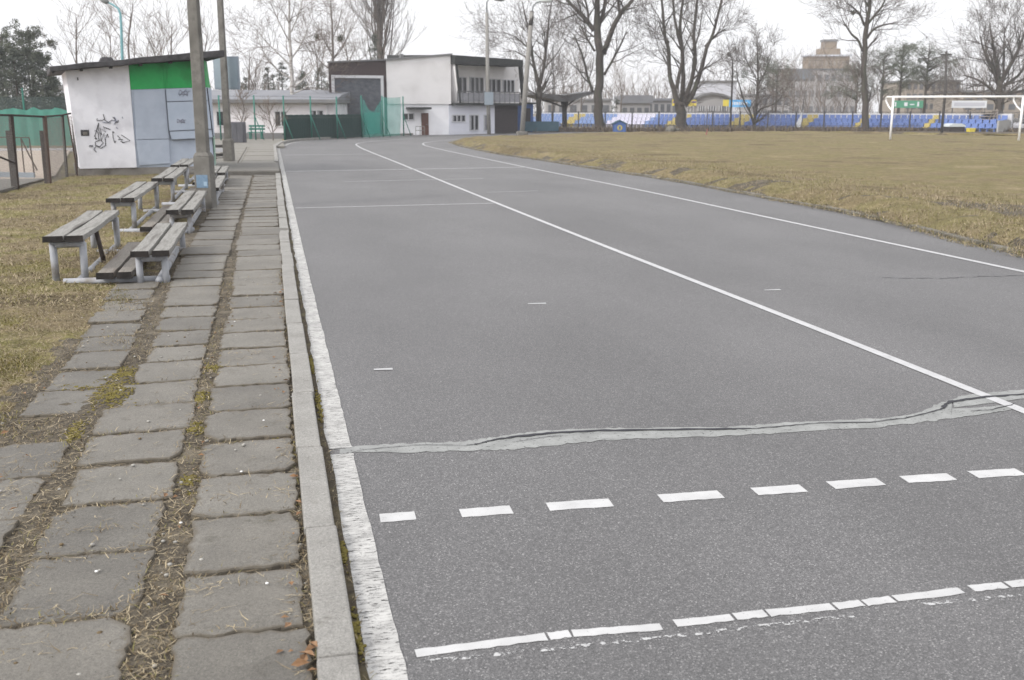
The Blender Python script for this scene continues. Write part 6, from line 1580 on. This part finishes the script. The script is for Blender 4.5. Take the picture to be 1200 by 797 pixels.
# ------------------------------------------------------------------ evergreens
def needles(mb, c_, r_, n_, s, rng_, squash=.7):
    for _ in range(n_):
        d_ = Vector((rng_.gauss(0, 1), rng_.gauss(0, 1), rng_.gauss(0, 1))).normalized() * r_ * rng_.random() ** .45; d_.z *= squash
        p_ = c_ + d_; e = Vector((rng_.uniform(-1, 1), rng_.uniform(-1, 1), rng_.uniform(-.5, .9))).normalized() * s * rng_.uniform(.6, 1.3); f = e.orthogonal().normalized() * s * .28
        mb.add([p_ - f, p_ + f, p_ + e], [(0, 1, 2)])
def spruce(name, label, px, D, H_, W_, seed, mat='needle_dark', mat2='needle', dens=1.0, group=None, spike=True):
    rng_ = random.Random(seed); p = spot(px, D); o = empty(name, p, 0, label=label, cat='tree', group=group)
    MB().tube([(0, 0, -.2), (0, 0, H_ * .95)], [.02 * H_, .02], 6).build('trunk', 'bark', o)
    mb = MB(); n_ = int(H_ * 13 * dens)
    for i in range(n_):
        t = rng_.random() ** .85; z_ = H_ * (.06 + .94 * t); rr = (W_ / 2) * ((1 - t) ** .8 if spike else math.sqrt(max(0, 1 - (2 * t - .8) ** 2 * .75)) * .95) * rng_.uniform(.65, 1.1) + .08
        a_ = rng_.uniform(0, 6.28); rr2 = rr * rng_.uniform(.3, 1); mb.m = 1 if rng_.random() < .35 else 0
        needles(mb, Vector((math.cos(a_) * rr2, math.sin(a_) * rr2, z_ - rr * .15)), .16 + .10 * W_ * (1 - t), 24, .13, rng_)
    mb.build('crown', [mat, mat2], o); return o
for i, (px, py, D, W_, lab) in enumerate(((332, 76, 76, 3.6, 'pointed dark spruce left of the birch trunk'), (316, 82, 78, 3.2, 'shorter dark spruce over the long building roof'), (356, 84, 78, 3.4, 'dark spruce right behind the birch trunk'), (378, 78, 88, 4.2, 'broad spruce left of the brown block'), (290, 92, 80, 3, 'grey spruce at the left end of the long roof'), (441, 46, 92, 3.6, 'dark evergreen tip at the foot of the poplar branches'), (722, 115, 105, 3.2, 'low dark pine shrub behind the tiny blue hut'))):
    spruce('spruce', lab, px, D, hh(py, D), W_, 400 + i, dens=1.1)
for i, (px, py, D, W_, lab) in enumerate(((6, 58, 57, 4.2, 'dark conifer at the left picture edge'), (22, 62, 56, 3.8, 'second conifer from the left edge'), (38, 60, 57, 3.8, 'third conifer from the left edge'), (52, 66, 56, 3.4, 'fourth conifer from the left edge'), (64, 82, 57, 2.8, 'low conifer next to the kiosk corner'), (-10, 46, 58, 4.0, 'conifer just past the left picture edge'))):
    spruce('conifer', lab, px, D, hh(py, D), W_, 430 + i, dens=2.8, spike=True)
def pine(label, px, D, H_, seed, clumps, mat='needle_pine', mat2='needle', lean=0.0, name='pine_tree', dens=1.0):
    """bare lower trunk and separate needle clumps on limbs; clumps are (dx, z, r) in metres"""
    rng_ = random.Random(seed); p = spot(px, D); o = empty(name, p, 0, label=label, cat='tree')
    mb = MB(); top_ = Vector((lean, 0, H_ * .97)); mb.tube([(0, 0, -.2), (lean * .3, 0, H_ * .4), top_], [.022 * H_, .016 * H_, .03], 7); cl_ = []
    for dx, z_, r_ in clumps:
        c_ = RT * dx + HF * rng_.uniform(-1, 1) * max(.4, abs(dx)) + Vector((0, 0, z_)); cl_.append((c_, r_))
        a_ = Vector((lean * .6 * z_ / H_, 0, max(.5, z_ - r_ * 1.2))); mb.tube([a_, a_.lerp(c_, .5) + Vector((0, 0, .05)), c_], [.05, .035, .015], 4)
    mb.build('trunk', 'bark', o, smooth=True); mb = MB()
    for c_, r_ in cl_:
        for k_ in range(int(7 * dens)):
            mb.m = 1 if rng_.random() < .4 else 0
            needles(mb, c_ + Vector((rng_.gauss(0, .75), rng_.gauss(0, .75), rng_.gauss(0, .5))) * r_, r_ * .55, 40, .12, rng_, .8)
    mb.build('crown', [mat, mat2], o); return o
def clumps(n_, W_, z0_, z1_, seed, r_=(.5, 1.0)):
    rg = random.Random(seed); out_ = []
    for _ in range(n_):
        t = rg.random(); w_ = W_ / 2 * math.sqrt(max(.08, 1 - (1.6 * t - .6) ** 2)); out_.append((rg.uniform(-w_, w_), z0_ + (z1_ - z0_) * t, rg.uniform(*r_)))
    return out_
pine('tall pine with ragged crown and bare trunk behind the crossbar', 1083, 96, hh(51, 96), 51, clumps(30, 4.4, hh(98, 96), hh(53, 96), 1, (.45, .85)))
pine('pine with thin crown left of the tall pine', 1053, 100, hh(56, 100), 52, clumps(25, 3.4, hh(100, 100), hh(58, 100), 2, (.4, .75)))
pine('loose pine right beside the dark single trunk', 1032, 104, hh(60, 104), 53, clumps(24, 4.2, hh(112, 104), hh(62, 104), 3, (.4, .8)))
pine('low broad pine behind the dark single trunk', 1003, 108, hh(76, 108), 54, clumps(22, 4.6, hh(115, 108), hh(78, 108), 4, (.5, .9)))
pine('dark pine crown among the twigs of the small three-stemmed tree', 886, 105, hh(72, 105), 55, clumps(14, 4.0, hh(108, 105), hh(74, 105), 5, (.5, .9)))
pine('grey green pine right of the small three-stemmed tree', 909, 108, hh(74, 108), 56, clumps(10, 3.0, hh(104, 108), hh(76, 108), 6, (.4, .8)))
pine('tall dark pine with ragged crown above the left conifers', 42, 63, hh(34, 63), 57, clumps(17, 2.7, hh(70, 63), hh(35, 63), 7, (.3, .5)), mat='needle', mat2='needle_pine')
pine('second dark pine at the far left above the conifers', 10, 66, hh(44, 66), 58, clumps(13, 2.8, hh(76, 66), hh(48, 66), 8, (.3, .5)), mat='needle', mat2='needle_pine')
# far tree line: reads as one grey brown mass
rng = np.random.default_rng(12); P = []
n_ = 11000; a_ = rng.uniform(-.62, .62, n_); D_ = rng.uniform(165, 260, n_)
for a__, d__ in zip(a_, D_):
    q_ = HF * d__ + RT * (math.tan(a__) * d__)
    hgt = .5 + .5 * nz(q_.x, q_.y, .05, 2) + .25 * nz(q_.x, q_.y, .2, 7)
    P.append((q_.x, q_.y, max(0, (3.2 + 3.5 * hgt) * rng.random() ** .8)))
blades('far_wood', np.array(P), (1.5, 4.2), (.05, .16), (.05, .8), ['twig', 'twig_brown', 'bark_light'], [.35, .45, .2], rng, kind='stuff', label='distant leafless wood along the horizon')

# ------------------------------------------------------------------ haze
hz = bpy.data.materials.new('haze'); hz.use_nodes = True; t = hz.node_tree; t.nodes.remove(t.nodes['Principled BSDF'])
pv = t.nodes.new('ShaderNodeVolumePrincipled'); pv.inputs['Density'].default_value = HAZE; pv.inputs['Color'].default_value = (.96, .97, 1, 1); pv.inputs['Anisotropy'].default_value = .2
t.links.new(pv.outputs[0], t.nodes['Material Output'].inputs['Volume']); M['haze'] = hz
MB().box(-420, 420, -120, 470, -1.2, 32).build('haze', 'haze', kind='stuff', label='thin pale haze over the sports field')
